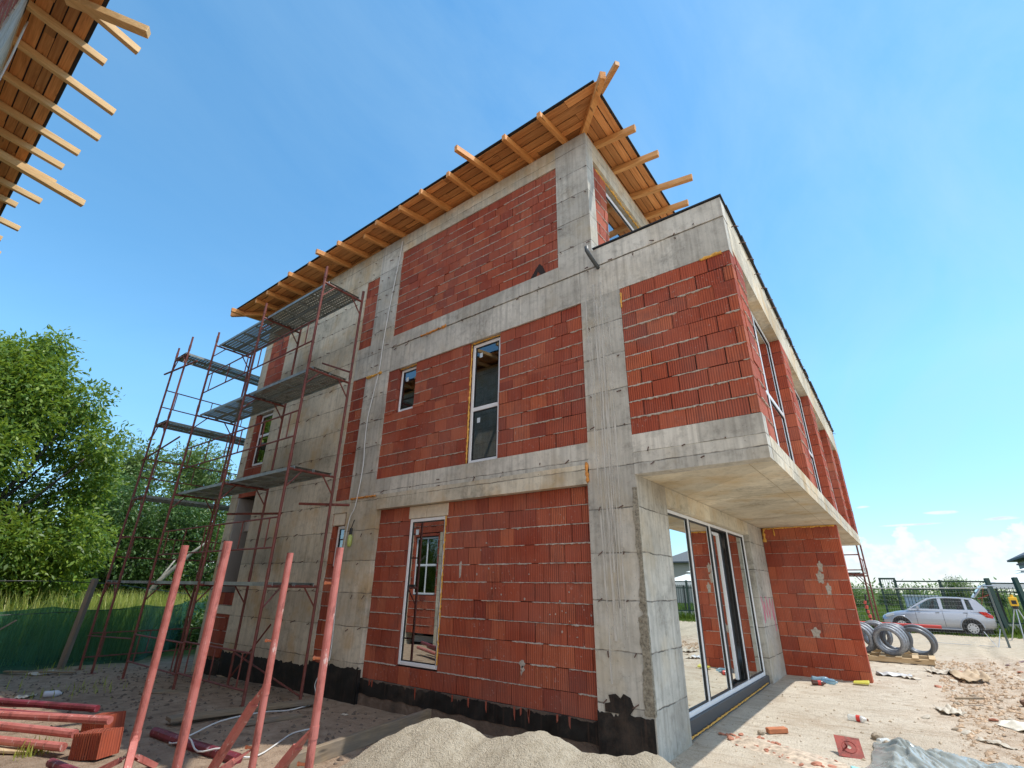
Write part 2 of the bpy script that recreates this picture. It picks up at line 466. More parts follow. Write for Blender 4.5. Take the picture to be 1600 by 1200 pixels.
def plastic(name, col, alpha=.5, rough=.15):
    k = Mat(name); k.P(Base_Color=col, Roughness=rough, Specular_IOR_Level=.6)
    tr = k.n('ShaderNodeBsdfTransparent', {'Color': (*[min(1, c * 1.2 + .2) for c in col], 1)})
    mx = k.n('ShaderNodeMixShader', {0: alpha})
    k.t.links.new(k.p.outputs[0], mx.inputs[1]); k.t.links.new(tr.outputs[0], mx.inputs[2])
    k.t.links.new(mx.outputs[0], k.out.inputs[0])
    return k.m
BLUEPL = plastic('blue_bottle_plastic', (.38, .56, .68), .55)
CLEARPL = plastic('clear_bottle_plastic', (.75, .78, .76), .5)
BROWNPL = simple('brown_bottle', (.10, .045, .035), .2)
YELPL = plastic('yellow_wrapper', (.70, .66, .12), .25, .4)
k = Mat('grey_plastic_sheet'); k.P(Base_Color=k.ramp(k.noise(3, detail=6), [(.3, (.34, .385, .38)), (.7, (.52, .56, .55))]), Roughness=.14, Specular_IOR_Level=.8)
tr = k.n('ShaderNodeBsdfTransparent', {'Color': (.85, .9, .9, 1)}); mx = k.n('ShaderNodeMixShader', {0: .25})
k.t.links.new(k.p.outputs[0], mx.inputs[1]); k.t.links.new(tr.outputs[0], mx.inputs[2]); k.t.links.new(mx.outputs[0], k.out.inputs[0])
TARP = k.m
CARD = simple('cardboard', (.45, .34, .22), .9, nscale=8, var=.15)
PAPER = simple('torn_paper', (.50, .45, .37), .9, nscale=8, var=.12)
RAG = simple('pale_rag', (.70, .66, .56), .9, nscale=14, var=.2)
REDL = simple('red_label', (.6, .05, .04), .5)
CYANP = simple('cyan_scrap', (.25, .55, .56), .6)
STONE = simple('rubble_stone', (.34, .28, .21), .95, nscale=14, var=.35, bumpk=.5)
CRUMB = simple('brick_crumb', (.42, .18, .115), .95, nscale=18, var=.3, bumpk=.5)
DGREEN = simple('dark_green_paint', (.012, .045, .032), .5)
k = Mat('honeycombed_concrete')
n2 = k.noise(28, detail=8, rough=.75)
k.P(Base_Color=k.ramp(n2, [(.32, (.10, .085, .065)), (.5, (.30, .265, .20)), (.7, (.46, .41, .32))]), Roughness=.97); k.bump(n2, 1., .03)
HONEY = k.m
HOSE = simple('grey_corrugated_pipe', (.24, .26, .29), .45, .05, nscale=30, var=.35, bumpk=.5)
DKHOSE = simple('dark_corrugated_pipe', (.13, .145, .165), .4, .1, nscale=14, var=.15)
CARP = Mat('silver_car_paint').P(Base_Color=(.38, .41, .47), Metallic=.5, Roughness=.28, Coat_Weight=.5, Coat_Roughness=.08).m
k = Mat('car_side_glass')
gl = k.n('ShaderNodeBsdfGlossy', {'Color': (.9, .95, 1, 1), 'Roughness': .01}); tr = k.n('ShaderNodeBsdfTransparent', {'Color': (.60, .68, .66, 1)})
mx = k.n('ShaderNodeMixShader', {0: k.math('MULTIPLY', k.n('ShaderNodeFresnel', {0: 1.4}).outputs[0], k.math('SUBTRACT', 1., k.n('ShaderNodeNewGeometry').outputs['Backfacing']))})
k.t.links.new(tr.outputs[0], mx.inputs[1]); k.t.links.new(gl.outputs[0], mx.inputs[2]); k.t.links.new(mx.outputs[0], k.out.inputs[0])
CARSIDE = k.m
CARG = Mat('car_glass').P(Base_Color=(.02, .025, .03), Roughness=.03, Specular_IOR_Level=.8).m
TYRE = simple('tyre_rubber', (.018, .018, .018), .85)
RIM = simple('wheel_cover', (.50, .51, .53), .4, .4)
LAMPR = Mat('red_lamp').P(Base_Color=(.55, .02, .015), Roughness=.15).m
LAMPW = Mat('head_lamp').P(Base_Color=(.65, .68, .70), Roughness=.1, Metallic=.3).m
YELM = simple('yellow_casing', (.80, .46, .02), .45)
GREYM = simple('grey_aluminium', (.50, .51, .52), .4, .4)
CANV = simple('white_canvas', (.80, .79, .76), .8)
REND = simple('grey_render', (.36, .34, .32), .9)
ROOFD = simple('dark_roof_tiles', (.075, .085, .10), .7)

# ------------------------------------------------------------------ world, sun, camera
SUN = Vector((.436, .26, 1)).normalized()
elev = math.asin(SUN.z); azi = math.atan2(SUN.x, SUN.y)
w = bpy.data.worlds.new('World'); scene.world = w; w.use_nodes = True
t = w.node_tree; t.nodes.clear()
def wn(typ, ins=None, **pr):
    nd = t.nodes.new(typ)
    for a, b in pr.items(): setattr(nd, a, b)
    for a, b in (ins or {}).items():
        if isinstance(b, bpy.types.NodeSocket): t.links.new(b, nd.inputs[a])
        else: nd.inputs[a].default_value = b
    return nd
def wm(op, a, b=0., clamp=False):
    nd = wn('ShaderNodeMath', {0: a, 1: b}, operation=op); nd.use_clamp = clamp; return nd.outputs[0]
def wr(f, stops):
    nd = wn('ShaderNodeValToRGB', {0: f}); cr = nd.color_ramp
    while len(cr.elements) < len(stops): cr.elements.new(.5)
    for e, (p, c) in zip(cr.elements, stops): e.position = p; e.color = (c, c, c, 1)
    return nd.outputs[0]
sky = wn('ShaderNodeTexSky', sky_type='NISHITA', sun_disc=False, sun_elevation=elev, sun_rotation=azi, altitude=300., air_density=1.0, dust_density=.1, ozone_density=1.6)
hsv = wn('ShaderNodeHueSaturation', {'Hue': .486, 'Saturation': 1.2, 'Value': .95, 'Color': sky.outputs[0]})
co = wn('ShaderNodeTexCoord').outputs['Generated']
sx, sy, sz = wn('ShaderNodeSeparateXYZ', {0: co}).outputs
hz = wn('ShaderNodeMapRange', {0: sz, 1: .0, 2: .34}).outputs[0]
hzt = wn('ShaderNodeMix', {0: hz, 6: (.46, .54, .66, 1), 7: (1, 1, 1, 1)}, data_type='RGBA').outputs[2]
skyc = wn('ShaderNodeMix', {0: 1., 6: hsv.outputs[0], 7: hzt}, data_type='RGBA', blend_type='MULTIPLY').outputs[2]
# two cumulus banks low in the north, a few thin streaks above them
cv = wn('ShaderNodeMapping', {'Vector': co, 'Scale': (1, 1, 1.25)}).outputs[0]
c1 = wn('ShaderNodeTexNoise', {'Vector': cv, 'Scale': 46., 'Detail': 9., 'Roughness': .56, 'Distortion': .1}).outputs[0]
def blob(cx, cz, rx, rz):
    dx = wm('DIVIDE', wm('SUBTRACT', sx, cx), rx); dz = wm('DIVIDE', wm('SUBTRACT', sz, cz), rz)
    return wm('SUBTRACT', 1., wm('ADD', wm('MULTIPLY', dx, dx), wm('MULTIPLY', dz, dz)))
def union(bl):
    o = None
    for q in bl:
        v = blob(*q); o = v if o is None else wm('MAXIMUM', o, v)
    return wm('MAXIMUM', o, -1.)
north = wm('GREATER_THAN', sy, .2)
puffs = union([(-.015, .042, .050, .040), (.013, .078, .017, .020), (.030, .056, .020, .022), (-.055, .050, .035, .034), (-.10, .045, .05, .03), (.112, .056, .036, .028), (.15, .062, .045, .032), (.085, .040, .026, .022), (.20, .05, .06, .035), (.045, .028, .03, .014)])
cl = wr(wm('ADD', wm('MULTIPLY', puffs, .55), wm('MULTIPLY', wm('SUBTRACT', c1, .5), 2.4)), [(.10, 0.), (.30, .75), (.62, 1.)])
stk = union([(.064, .1130, .020, .0032), (-.030, .1285, .013, .0026), (.125, .100, .025, .0030), (.02, .098, .05, .002)])
sn = wn('ShaderNodeTexNoise', {'Vector': wn('ShaderNodeMapping', {'Vector': co, 'Scale': (1, 1, 5)}).outputs[0], 'Scale': 40., 'Detail': 5.}).outputs[0]
wsp = wr(wm('ADD', stk, wm('MULTIPLY', wm('SUBTRACT', sn, .5), 2.)), [(.1, 0.), (.8, .8)])
mist = wm('MULTIPLY', wn('ShaderNodeMapRange', {0: sz, 1: .075, 2: .0}).outputs[0], .42)
cl = wm('MULTIPLY', wm('MAXIMUM', wm('MAXIMUM', cl, wsp), mist), north)
# faint milky veil and thin cirrus over the east half of the sky
vv = wn('ShaderNodeMapping', {'Vector': co, 'Rotation': (0, 0, .6), 'Scale': (1.6, .7, 1.2)}).outputs[0]
veil = wm('MULTIPLY', wr(wn('ShaderNodeTexNoise', {'Vector': vv, 'Scale': 2.2, 'Detail': 8., 'Roughness': .62, 'Distortion': .6}).outputs[0], [(.36, 0.), (.72, .40)]), wn('ShaderNodeMapRange', {0: sx, 1: -.75, 2: .35, 3: .25, 4: 1.}).outputs[0])
shade = wr(c1, [(.40, .84), (.56, 1.)])
ccol = wn('ShaderNodeMix', {0: 1., 6: (3.35, 3.55, 3.75, 1), 7: shade}, data_type='RGBA', blend_type='MULTIPLY').outputs[2]
m0 = wn('ShaderNodeMix', {0: veil, 6: skyc, 7: (1.9, 2.8, 3.4, 1)}, data_type='RGBA').outputs[2]
m1 = wn('ShaderNodeMix', {0: cl, 6: m0, 7: ccol}, data_type='RGBA').outputs[2]
# broken bright cloud added to the unseen southern sky, lighting the shaded side front
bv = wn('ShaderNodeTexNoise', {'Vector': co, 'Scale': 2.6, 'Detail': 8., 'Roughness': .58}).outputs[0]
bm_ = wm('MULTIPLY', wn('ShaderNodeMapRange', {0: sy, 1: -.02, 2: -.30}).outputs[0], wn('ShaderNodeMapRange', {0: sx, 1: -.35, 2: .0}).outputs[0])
fill_cl = wm('MULTIPLY', wr(bv, [(.42, 0.), (.52, 1.)]), wm('MULTIPLY', bm_, wn('ShaderNodeMapRange', {0: sz, 1: .0, 2: .1}).outputs[0]))
m2 = wn('ShaderNodeMix', {0: fill_cl, 6: m1, 7: (5.6, 5.7, 5.9, 1)}, data_type='RGBA').outputs[2]
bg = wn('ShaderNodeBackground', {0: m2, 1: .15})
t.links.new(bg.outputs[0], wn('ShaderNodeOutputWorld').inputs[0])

sl = bpy.data.lights.new('sun', 'SUN'); sl.energy = 2.35; sl.angle = R(.53); sl.color = (1., .95, .87)
so = bpy.data.objects.new('sun', sl); COL.objects.link(so)
so.rotation_euler = (-SUN).to_track_quat('-Z', 'Y').to_euler(); so.location = (20, 10, 40)

cam = bpy.data.cameras.new('camera'); cam.sensor_width = 36; cam.lens = 36 * 758.25 / 1600; cam.clip_end = 3000; cam.clip_start = .05
cob = bpy.data.objects.new('camera', cam); COL.objects.link(cob)
yaw, pitch, roll = .6511349, .3963375, .0147033
F = Vector((-math.sin(yaw) * math.cos(pitch), math.cos(yaw) * math.cos(pitch), math.sin(pitch)))
Rt = Vector((math.cos(yaw), math.sin(yaw), 0)); U = Rt.cross(F)
R2 = Rt * math.cos(roll) + U * math.sin(roll); U2 = -Rt * math.sin(roll) + U * math.cos(roll)
cob.matrix_world = Matrix(((R2.x, U2.x, -F.x, 2.51106), (R2.y, U2.y, -F.y, -5.96384), (R2.z, U2.z, -F.z, 1.60965), (0, 0, 0, 1)))
scene.camera = cob
scene.view_settings.view_transform = 'Standard'; scene.view_settings.look = 'None'
scene.view_settings.exposure = .98; scene.view_settings.gamma = 1
scene.render.engine = 'CYCLES'; scene.cycles.max_bounces = 8; scene.cycles.transparent_max_bounces = 16

# ------------------------------------------------------------------ ground
from mathutils import noise as mnoise
def sstep(a, b, x):
    t = min(1, max(0, (x - a) / (b - a))); return t * t * (3 - 2 * t)
def gz(x, y):
    front = -.137 + .0125 * max(-6, min(y, 12)) if y < 12 else -.0 + .0 * y
    if y >= 12: front = .013 * sstep(40, 12, y)
    side = -.15 - .13 * sstep(-6.5, -13, x) - .06 * sstep(-1.5, 0, y) * sstep(-.8, -2, x)
    k = sstep(-.2, -1.2, x)
    z = front * (1 - k) + side * k
    far = max(abs(x) - 20, abs(y) - 30, 0)
    amp = .03 if far == 0 else .03 + min(far, 60) * .003
    nz = mnoise.noise(Vector((x * .9, y * .9, 0))) * .6 + mnoise.noise(Vector((x * 3.1, y * 3.1, 5))) * .3
    rough = .35 + .65 * sstep(2.2, 3.2, x) + .5 * sstep(-.5, -2, x)
    z += amp * nz * rough
    if 1.8 < x < 8 and 1 < y < 14:
        z += .06 * sstep(2.3, 3.3, x - .06 * y) * (mnoise.noise(Vector((x * 1.6, y * 1.6, 2))) + .5) + .03 * sstep(2.2, 3, x - .06 * y) * mnoise.noise(Vector((x * 6, y * 6, 9)))
    if 1.5 < x < 8 and 0 < y < 22:      # tyre ruts along the street side
        for rx in (3.45, 4.75):
            c = rx + .05 * y + .25 * math.sin(y * .3); d = (x - c) / .16
            z += -.045 * math.exp(-d * d) + .03 * math.exp(-(abs(d) - 1.6) ** 2)
    z += .012 * mnoise.noise(Vector((x * 6, y * 2.4, 3))) * sstep(0, .5, x)
    return z
def axis_pts(a, b, step, far):
    p = list(np.arange(a, b + 1e-6, step)); s = step
    l, r_ = [], []
    v = a
    while v > -far: s *= 1.25; v -= s; l.append(v)
    v, s = b, step
    while v < far: s *= 1.25; v += s; r_.append(v)
    return l[::-1] + p + r_
gx, gy = axis_pts(-15, 8, .11, 2200), axis_pts(-6, 27, .11, 2200)
mb = MB()
mb.v = [(a, b, gz(a, b)) for b in gy for a in gx]
nx = len(gx)
mb.f = [(j * nx + i, j * nx + i + 1, (j + 1) * nx + i + 1, (j + 1) * nx + i) for j in range(len(gy) - 1) for i in range(nx - 1)]
mb.m = [0] * len(mb.f)
g = mb.build('ground', GROUND, smooth=True, fix=False); tag(g, kind='structure')

# ------------------------------------------------------------------ block walls
def block_panel(name, parent, axis, plane, u0, u1, z0, z1, holes=(), L=.25, H=.25, depth=.2, facing=-1, mat=None, seed=0, gap=.006, squeeze=1.0, label=None, half=.5):
    rn = random.Random(seed)
    mb = MB()
    def P(u, wv, z):
        return (u, plane - facing * wv, z) if axis == 'x' else (plane - facing * wv, u, z)
    def bx(a, b, w0, w1, c, d, mi):
        mb.hexa([P(a, w0, c), P(b, w0, c), P(b, w1, c), P(a, w1, c), P(a, w0, d), P(b, w0, d), P(b, w1, d), P(a, w1, d)], mi)
    n = max(1, round((z1 - z0) / H)); h = (z1 - z0) / n
    for i in range(n):
        ca, cb = z0 + i * h, z0 + (i + 1) * h
        brk = {ca, cb}
        for hu0, hu1, hz0, hz1 in holes:
            for q in (hz0, hz1):
                if ca + .02 < q < cb - .02: brk.add(q)
        brk = sorted(brk)
        offs = (i % 2) * half * L + rn.uniform(-.03, .03) - (u0 % 1) * 0
        jit = {}
        for a, b in zip(brk[:-1], brk[1:]):
            free = [(u0, u1)]
            for hu0, hu1, hz0, hz1 in holes:
                if hz0 < b - .01 and hz1 > a + .01:
                    nf = []
                    for f0, f1 in free:
                        if hu0 > f0: nf.append((f0, min(f1, hu0)))
                        if hu1 < f1: nf.append((max(f0, hu1), f1))
                    free = [(p, q) for p, q in nf if q - p > .015]
            for f0, f1 in free:
                bx(f0 + .004, f1 - .004, .016, depth - .01, a, b, 1)
                e = [f0]
                kk = math.floor((f0 - offs) / L)
                while True:
                    kk += 1
                    v = offs + kk * L + (hash((i, kk, seed)) % 100 / 100 - .5) * .018
                    if v > f1 - .05: break
                    if v > f0 + .05: e.append(v)
                e.append(f1)
                for p, q in zip(e[:-1], e[1:]):
                    j = rn.uniform(-.006, .008)
                    gp = gap * rn.uniform(.8, 2.6)
                    g1 = gp if a == ca else 0; g2 = gp * .6 if b == cb else 0
                    bx(p + (gp * .45 if p > f0 else 0), q - (gp * .45 if q < f1 else 0), j, depth, a + g1 * .6, b - g2 * .6, 0)
                # squeezed mortar along the bed joint
                if a == ca and squeeze > 0 and i > 0:
                    s = f0
                    on = rn.random() < .9
                    while s < f1 - .03:
                        ln = rn.uniform(.3, 1.4) if on else rn.uniform(.04, .3)
                        t_ = min(f1, s + ln)
                        if on:
                            m = max(2, int((t_ - s) / .03)); prev = None
                            th0 = rn.uniform(.006, .012) * squeeze
                            for q in range(m + 1):
                                u = s + (t_ - s) * q / m
                                up = th0 * rn.uniform(.5, 1.3); dn = th0 * rn.uniform(.3, 1.9)
                                if q in (0, m): up = dn = .002
                                out = -rn.uniform(.005, .011)
                                cur = (P(u, .012, a + up), P(u, out, a + up * .4), P(u, out, a - dn * .6), P(u, .012, a - dn))
                                if prev:
                                    mb.add(list(prev) + list(cur), [(0, 4, 5, 1), (1, 5, 6, 2), (2, 6, 7, 3)], 2)
                                prev = cur
                        s = t_; on = not on if rn.random() < .8 else on
    return mb.build(name, [mat or BLOCK, JOINT, MORTAR], parent, label=label)

def conc(name, parent, x0, x1, y0, y1, z0, z1, mat=None, ties=None, tie_x=None, tie_side='-y', seed=0, step=.55, label=None, rough=.006):
    """cast concrete member with slightly uneven faces and cut tie-wire ends"""
    rn = random.Random(seed)
    mb = MB()
    nx_ = max(1, int((x1 - x0) / .25)); nz_ = max(1, int((z1 - z0) / .25))
    # front face subdivided and jittered, the rest plain
    def fr(i, j):
        x = x0 + (x1 - x0) * i / nx_; z = z0 + (z1 - z0) * j / nz_
        e = 0 if i in (0, nx_) or j in (0, nz_) else rough
        return (x, y0 - e * mnoise.noise(Vector((x * 2.3, z * 2.3, seed))), z)
    vs = [fr(i, j) for j in range(nz_ + 1) for i in range(nx_ + 1)]
    fs = [(j * (nx_ + 1) + i, j * (nx_ + 1) + i + 1, (j + 1) * (nx_ + 1) + i + 1, (j + 1) * (nx_ + 1) + i) for j in range(nz_) for i in range(nx_)]
    b = len(vs)
    vs += [(x0, y1, z0), (x1, y1, z0), (x1, y1, z1), (x0, y1, z1)]
    W = nx_ + 1
    bl, br_, tl, tr_ = 0, nx_, nz_ * W, nz_ * W + nx_
    fs += [tuple([b + 1, b, b + 3, b + 2]), tuple([b, b + 1] + list(range(nx_, -1, -1)))[0:2] + tuple(range(nx_, -1, -1)), tuple(range(tl, tr_ + 1)) + (b + 2, b + 3),
           tuple([b + 3, b] + [j * W for j in range(nz_ + 1)]), tuple([b + 1, b + 2] + [j * W + nx_ for j in range(nz_, -1, -1)])]
    mb.add(vs, fs, 0)
    if ties:
        for zt in ties:
            for q in (tie_x or []):
                xx = q + rn.uniform(-.04, .04); zz = zt + rn.uniform(-.03, .03)
                if rn.random() < .85:
                    d = Vector((rn.uniform(-.05, .05), -rn.uniform(.03, .07), -rn.uniform(.01, .06)))
                    mb.tube([(xx, y0 + .01, zz), (xx, y0 - .008, zz), Vector((xx, y0, zz)) + d], .008, 4, 1)
    return mb.build(name, [mat or CONC, RUST], parent, label=label)

def xbox(name, parent, x0, x1, y0, y1, z0, z1, mat, bv=0, label=None):
    mb = MB(); mb.box(x0, x1, y0, y1, z0, z1); o = mb.build(name, mat, parent, label=label)
    if bv: bevel(o, bv)
    return o

# ------------------------------------------------------------------ windows (frame + panes + gaskets)
def window(parent, axis, plane, u0, u1, z0, z1, facing=-1, rails=(), mull=(), fw=.06, sash=True, label=None, stickers=True, name='window', glass=None):
    """frame is the part, panes are its sub-parts"""
    def P(u, wv, z):
        return (u, plane - facing * wv, z) if axis == 'x' else (plane - facing * wv, u, z)
    def bx(mb, a, b, w0, w1, c, d, mi=0):
        mb.hexa([P(a, w0, c), P(b, w0, c), P(b, w1, c), P(a, w1, c), P(a, w0, d), P(b, w0, d), P(b, w1, d), P(a, w1, d)], mi)
    fr = MB()
    bx(fr, u0, u0 + fw, 0, .07, z0, z1); bx(fr, u1 - fw, u1, 0, .07, z0, z1)
    bx(fr, u0 + fw, u1 - fw, 0, .07, z0, z0 + fw); bx(fr, u0 + fw, u1 - fw, 0, .07, z1 - fw, z1)
    us = [u0 + fw] + [q for m_ in mull for q in (m_ - fw * .5, m_ + fw * .5)] + [u1 - fw]
    zs = [z0 + fw] + [q for r_ in rails for q in (r_ - fw * .6, r_ + fw * .6)] + [z1 - fw]
    for m_ in mull: bx(fr, m_ - fw * .5, m_ + fw * .5, .002, .068, z0 + fw, z1 - fw)
    for r_ in rails:
        for a, b in zip(us[::2], us[1::2]): bx(fr, a, b, .002, .068, r_ - fw * .6, r_ + fw * .6)
    o = fr.build(name, WHITE, parent, label=label); bevel(o, .006)
    first = True
    for a, b in zip(us[::2], us[1::2]):
        for i, (c, d) in enumerate(zip(zs[::2], zs[1::2])):
            gs = MB(); s = .016
            bx(gs, a, a + s, .012, .05, c, d); bx(gs, b - s, b, .012, .05, c, d)
            bx(gs, a + s, b - s, .012, .05, c, c + s); bx(gs, a + s, b - s, .012, .05, d - s, d)
            gs.build('gasket', BLACKP, o)
            pn = MB(); bx(pn, a + s, b - s, .025, .033, c + s, d - s); pn.build('pane', glass or GLASS, o)
            if stickers and (b - a) > .2:
                st = MB(); bx(st, a + .09, a + .16, .0205, .0225, d - .22, d - .13); st.build('sticker', STICK, o)
    return o

def foam_line(parent, pts, r=.018, seed=1, mat=None, name='foam_seal'):
    rn = random.Random(seed); mb = MB()
    for p, q in zip(pts[:-1], pts[1:]):
        p, q = Vector(p), Vector(q); L_ = (q - p).length; n = max(3, int(L_ / .035))
        line = [p.lerp(q, i / n) + Vector((rn.uniform(-1, 1), rn.uniform(-1, 1), rn.uniform(-1, 1))) * r * .35 for i in range(n + 1)]
        mb.tube(line, [r * rn.uniform(.45, 1.35) for _ in line], 6)
    return mb.build(name, mat or FOAM, parent, smooth=True)

# ================================================================== the house
H1 = thing('brick_house', 'unfinished three storey house of red blocks and raw concrete with an overhanging first floor', 'house', (-4, 6, 0))
XL, XR, YB = -11.4, 0., 13.2
# columns
conc('column', H1, -.70, 0, .0, 1.045, -.55, 2.985, CONC, [.376 + .55 * i + .02 for i in range(5)], [-.55, -.2], seed=1)
conc('column', H1, -.67, -.003, .003, .5, 2.985, 5.835, CONC, [3.7, 4.2, 4.75, 5.3], [-.58, -.1], seed=2)
conc('column', H1, -1.07, -.42, -.002, .26, 6.735, 9.45, CONC, [6.95, 7.45, 8.05, 8.6], [-.98, -.72, -.48], seed=3)
conc('column', H1, -6.14, -5.2, -.003, .34, -.5, 3.19, CREAM, [.9, 1.45, 2.0, 2.5], [-5.6, -5.3], seed=4)
conc('column', H1, -6.14, -5.37, 0., .3, 3.19, 9.45, CONC, [3.7, 4.3, 4.8, 5.4, 6.1, 6.5, 6.95, 7.4, 7.9, 8.4, 8.9], [-6.0, -5.75, -5.5], seed=5)
conc('column', H1, -.18, 0, 5.87, 7.24, -.3, 2.985, CONC, seed=6)
conc('column', H1, XL, -11.05, .004, .3, -.5, 8.6, CREAM, [1.5, 2.0, 2.6, 4, 4.6, 5.2], [-11.2], seed=7)
# beams and slab edges
conc('lintel_beam', H1, -5.2, -.70, -.035, .3, 2.93, 3.2, CREAM, seed=8)
conc('beam', H1, -5.37, -.67, .004, .3, 3.2, 3.52, SLABC, [3.22, 3.3], [-5.1, -4.3, -3.6, -2.8, -2.2, -1.5, -1.0], seed=9)
conc('beam', H1, -5.37, -.675, .006, .3, 5.835, 6.40, SLABC, [6.37], [-5.2, -4.8, -4.3, -3.9, -3.3, -2.9, -2.5, -1.9, -1.5, -.9], seed=50)
conc('beam', H1, -5.37, -1.07, -.008, .3, 6.405, 6.68, SLABC, [6.43], [-5.2, -4.8, -4.3, -3.9, -3.3, -2.9, -2.5, -1.9, -1.5], seed=10)
conc('beam', H1, -.67, 1.6, .003, .22, 5.835, 6.40, SLABC, [6.37], [-.5, -.1, .25, .6, .95, 1.2], seed=51)
conc('beam', H1, -1.065, 1.606, -.010, .22, 6.405, 6.73, SLABC, [6.44], [-.9, -.5, -.1, .25, .6, .95, 1.2], seed=11)
conc('beam', H1, -5.37, -1.07, .003, .3, 8.975, 9.45, CREAM, seed=12)
conc('beam', H1, XL, -6.14, .005, .3, 8.6, 9.45, CREAM, [8.75, 9.1], [-10.5, -9.6, -8.7, -7.8, -7., -6.4], seed=13)
conc('beam', H1, -6.62, -6.14, .006, .3, 5.92, 6.70, CONC, seed=14)
conc('beam', H1, -6.62, -6.14, .006, .3, 2.95, 3.2, CREAM, seed=15)
conc('beam', H1, -11.05, -10.1, .006, .3, 5.95, 6.6, CONC, seed=16)
conc('concrete_wall', H1, -10.1, -6.62, .002, .3, -.5, 8.6, CREAM, [.93, 1.48, 2.03, 2.58, 3.13, 3.68, 4.23, 4.78, 5.33, 5.88, 6.43, 6.98, 7.53, 8.08], [-9.8, -9.5, -9.0, -8.6, -8.2, -7.8, -7.4, -6.9], seed=17)
# slab of the overhang: rough edge below, smoother upstand above
mb = MB(); mb.box(-.003, 1.6, .002, 13.7, 2.99, 3.27); mb.build('floor_slab', [SOFF], H1)
conc('beam', H1, -.003, 1.607, -.006, .2, 2.985, 3.262, CONC, [3.1], [.3, .9, 1.3], seed=18)
conc('beam', H1, -.003, 1.604, .004, .25, 3.27, 3.52, SLABC, [3.3], [.2, .7, 1.2], seed=19)
xbox('slab_edge', H1, 1.601, 1.612, .2, 13.7, 2.987, 3.29, CREAM)
SEAM = simple('seam', (.36, .30, .20), .95, nscale=6, var=.4)
for yy in (2.49, 7.4):
    xbox('formwork_seam', H1, .0, 1.59, yy, yy + .007, 2.9875, 2.9925, SEAM)
xbox('formwork_seam', H1, 1.33, 1.336, .05, 13.6, 2.9873, 2.9925, SEAM)
# top band of the overhang front, capped with dark membrane
xbox('beam', H1, 1.38, 1.603, .22, 13.7, 5.95, 6.74, CREAM)
xbox('terrace_slab', H1, -.42, 1.38, .22, 13.7, 6.45, 6.62, SLABC)
mb = MB()
mb.box(-.40, 1.63, -.03, .24, 6.742, 6.765); mb.box(1.36, 1.64, .24, 13.7, 6.744, 6.762)
y = 1.1
rn = random.Random(3)
while y < 13.4:
    ln = rn.uniform(.5, 1.6)
    mb.box(1.606, 1.64 + rn.uniform(0, .02), y, min(13.6, y + ln), 6.765 - rn.uniform(.02, .08), 6.775 + rn.uniform(0, .02)); y += ln + rn.uniform(.05, .5)
mb.build('parapet_membrane', MEMBR, H1)
mb = MB()
y = .5
while y < 13.2:
    mb.tube([(1.6, y, 6.55), (1.66, y, 6.55), (1.70, y + .02, 6.53)], .008, 5); y += .42 + rn.uniform(-.1, .1)
mb.build('tie_wire', RUST, H1)
# block panels of the side front
block_panel('block_panel', H1, 'x', .092, -5.2, -.70, .165, 2.93, [(-4.36, -3.45, .43, 2.93)], L=.252, seed=21, half=.5)
xbox('lintel_block', H1, -4.39, -3.95, .085, .28, 2.712, 2.925, LINTEL, .008)
xbox('lintel_block', H1, -3.94, -3.42, .085, .28, 2.712, 2.925, LINTEL, .008)
block_panel('block_panel', H1, 'x', .03, -5.37, -.67, 3.52, 5.835, [(-5.06, -4.51, 4.84, 5.835), (-3.06, -2.33, 3.52, 5.835)], L=.31, H=.232, seed=22)
block_panel('block_panel', H1, 'x', .02, -5.37, -1.07, 6.68, 8.975, [], L=.30, H=.21, seed=23)
block_panel('block_panel', H1, 'x', .004, 0., 1.594, 3.52, 5.835, [], L=.37, H=.2315, seed=24, gap=.008, squeeze=1.35)
block_panel('block_panel', H1, 'x', .03, -6.62, -6.14, .25, 2.95, [(-6.53, -6.2, 1.9, 2.95)], L=.25, seed=25)
xbox('lintel_block', H1, -6.6, -6.22, .02, .28, 2.712, 2.945, LINTEL, .008)
block_panel('block_panel', H1, 'x', .02, -6.62, -6.14, 3.2, 5.92, [], L=.25, seed=26)
block_panel('block_panel', H1, 'x', .02, -6.62, -6.14, 6.70, 8.6, [], L=.25, seed=27)
block_panel('block_panel', H1, 'x', .02, -11.05, -10.1, 6.6, 8.6, [], L=.33, seed=28, mat=BLOCK_SMOOTH)
block_panel('block_panel', H1, 'x', .02, -11.05, -10.1, 3.66, 5.95, [(-10.87, -10.1, 4.46, 5.95)], L=.33, seed=29)
block_panel('block_panel', H1, 'x', .02, -11.05, -10.1, .05, 1.4, [(-11.05, -10.1, .93, 1.12)], L=.33, seed=30)
xbox('lintel_block', H1, -11.04, -10.11, .015, .28, .935, 1.115, LINTEL, .008)
xbox('opening_reveal', H1, -11.05, -10.98, .03, .55, 1.4, 3.66, REND)
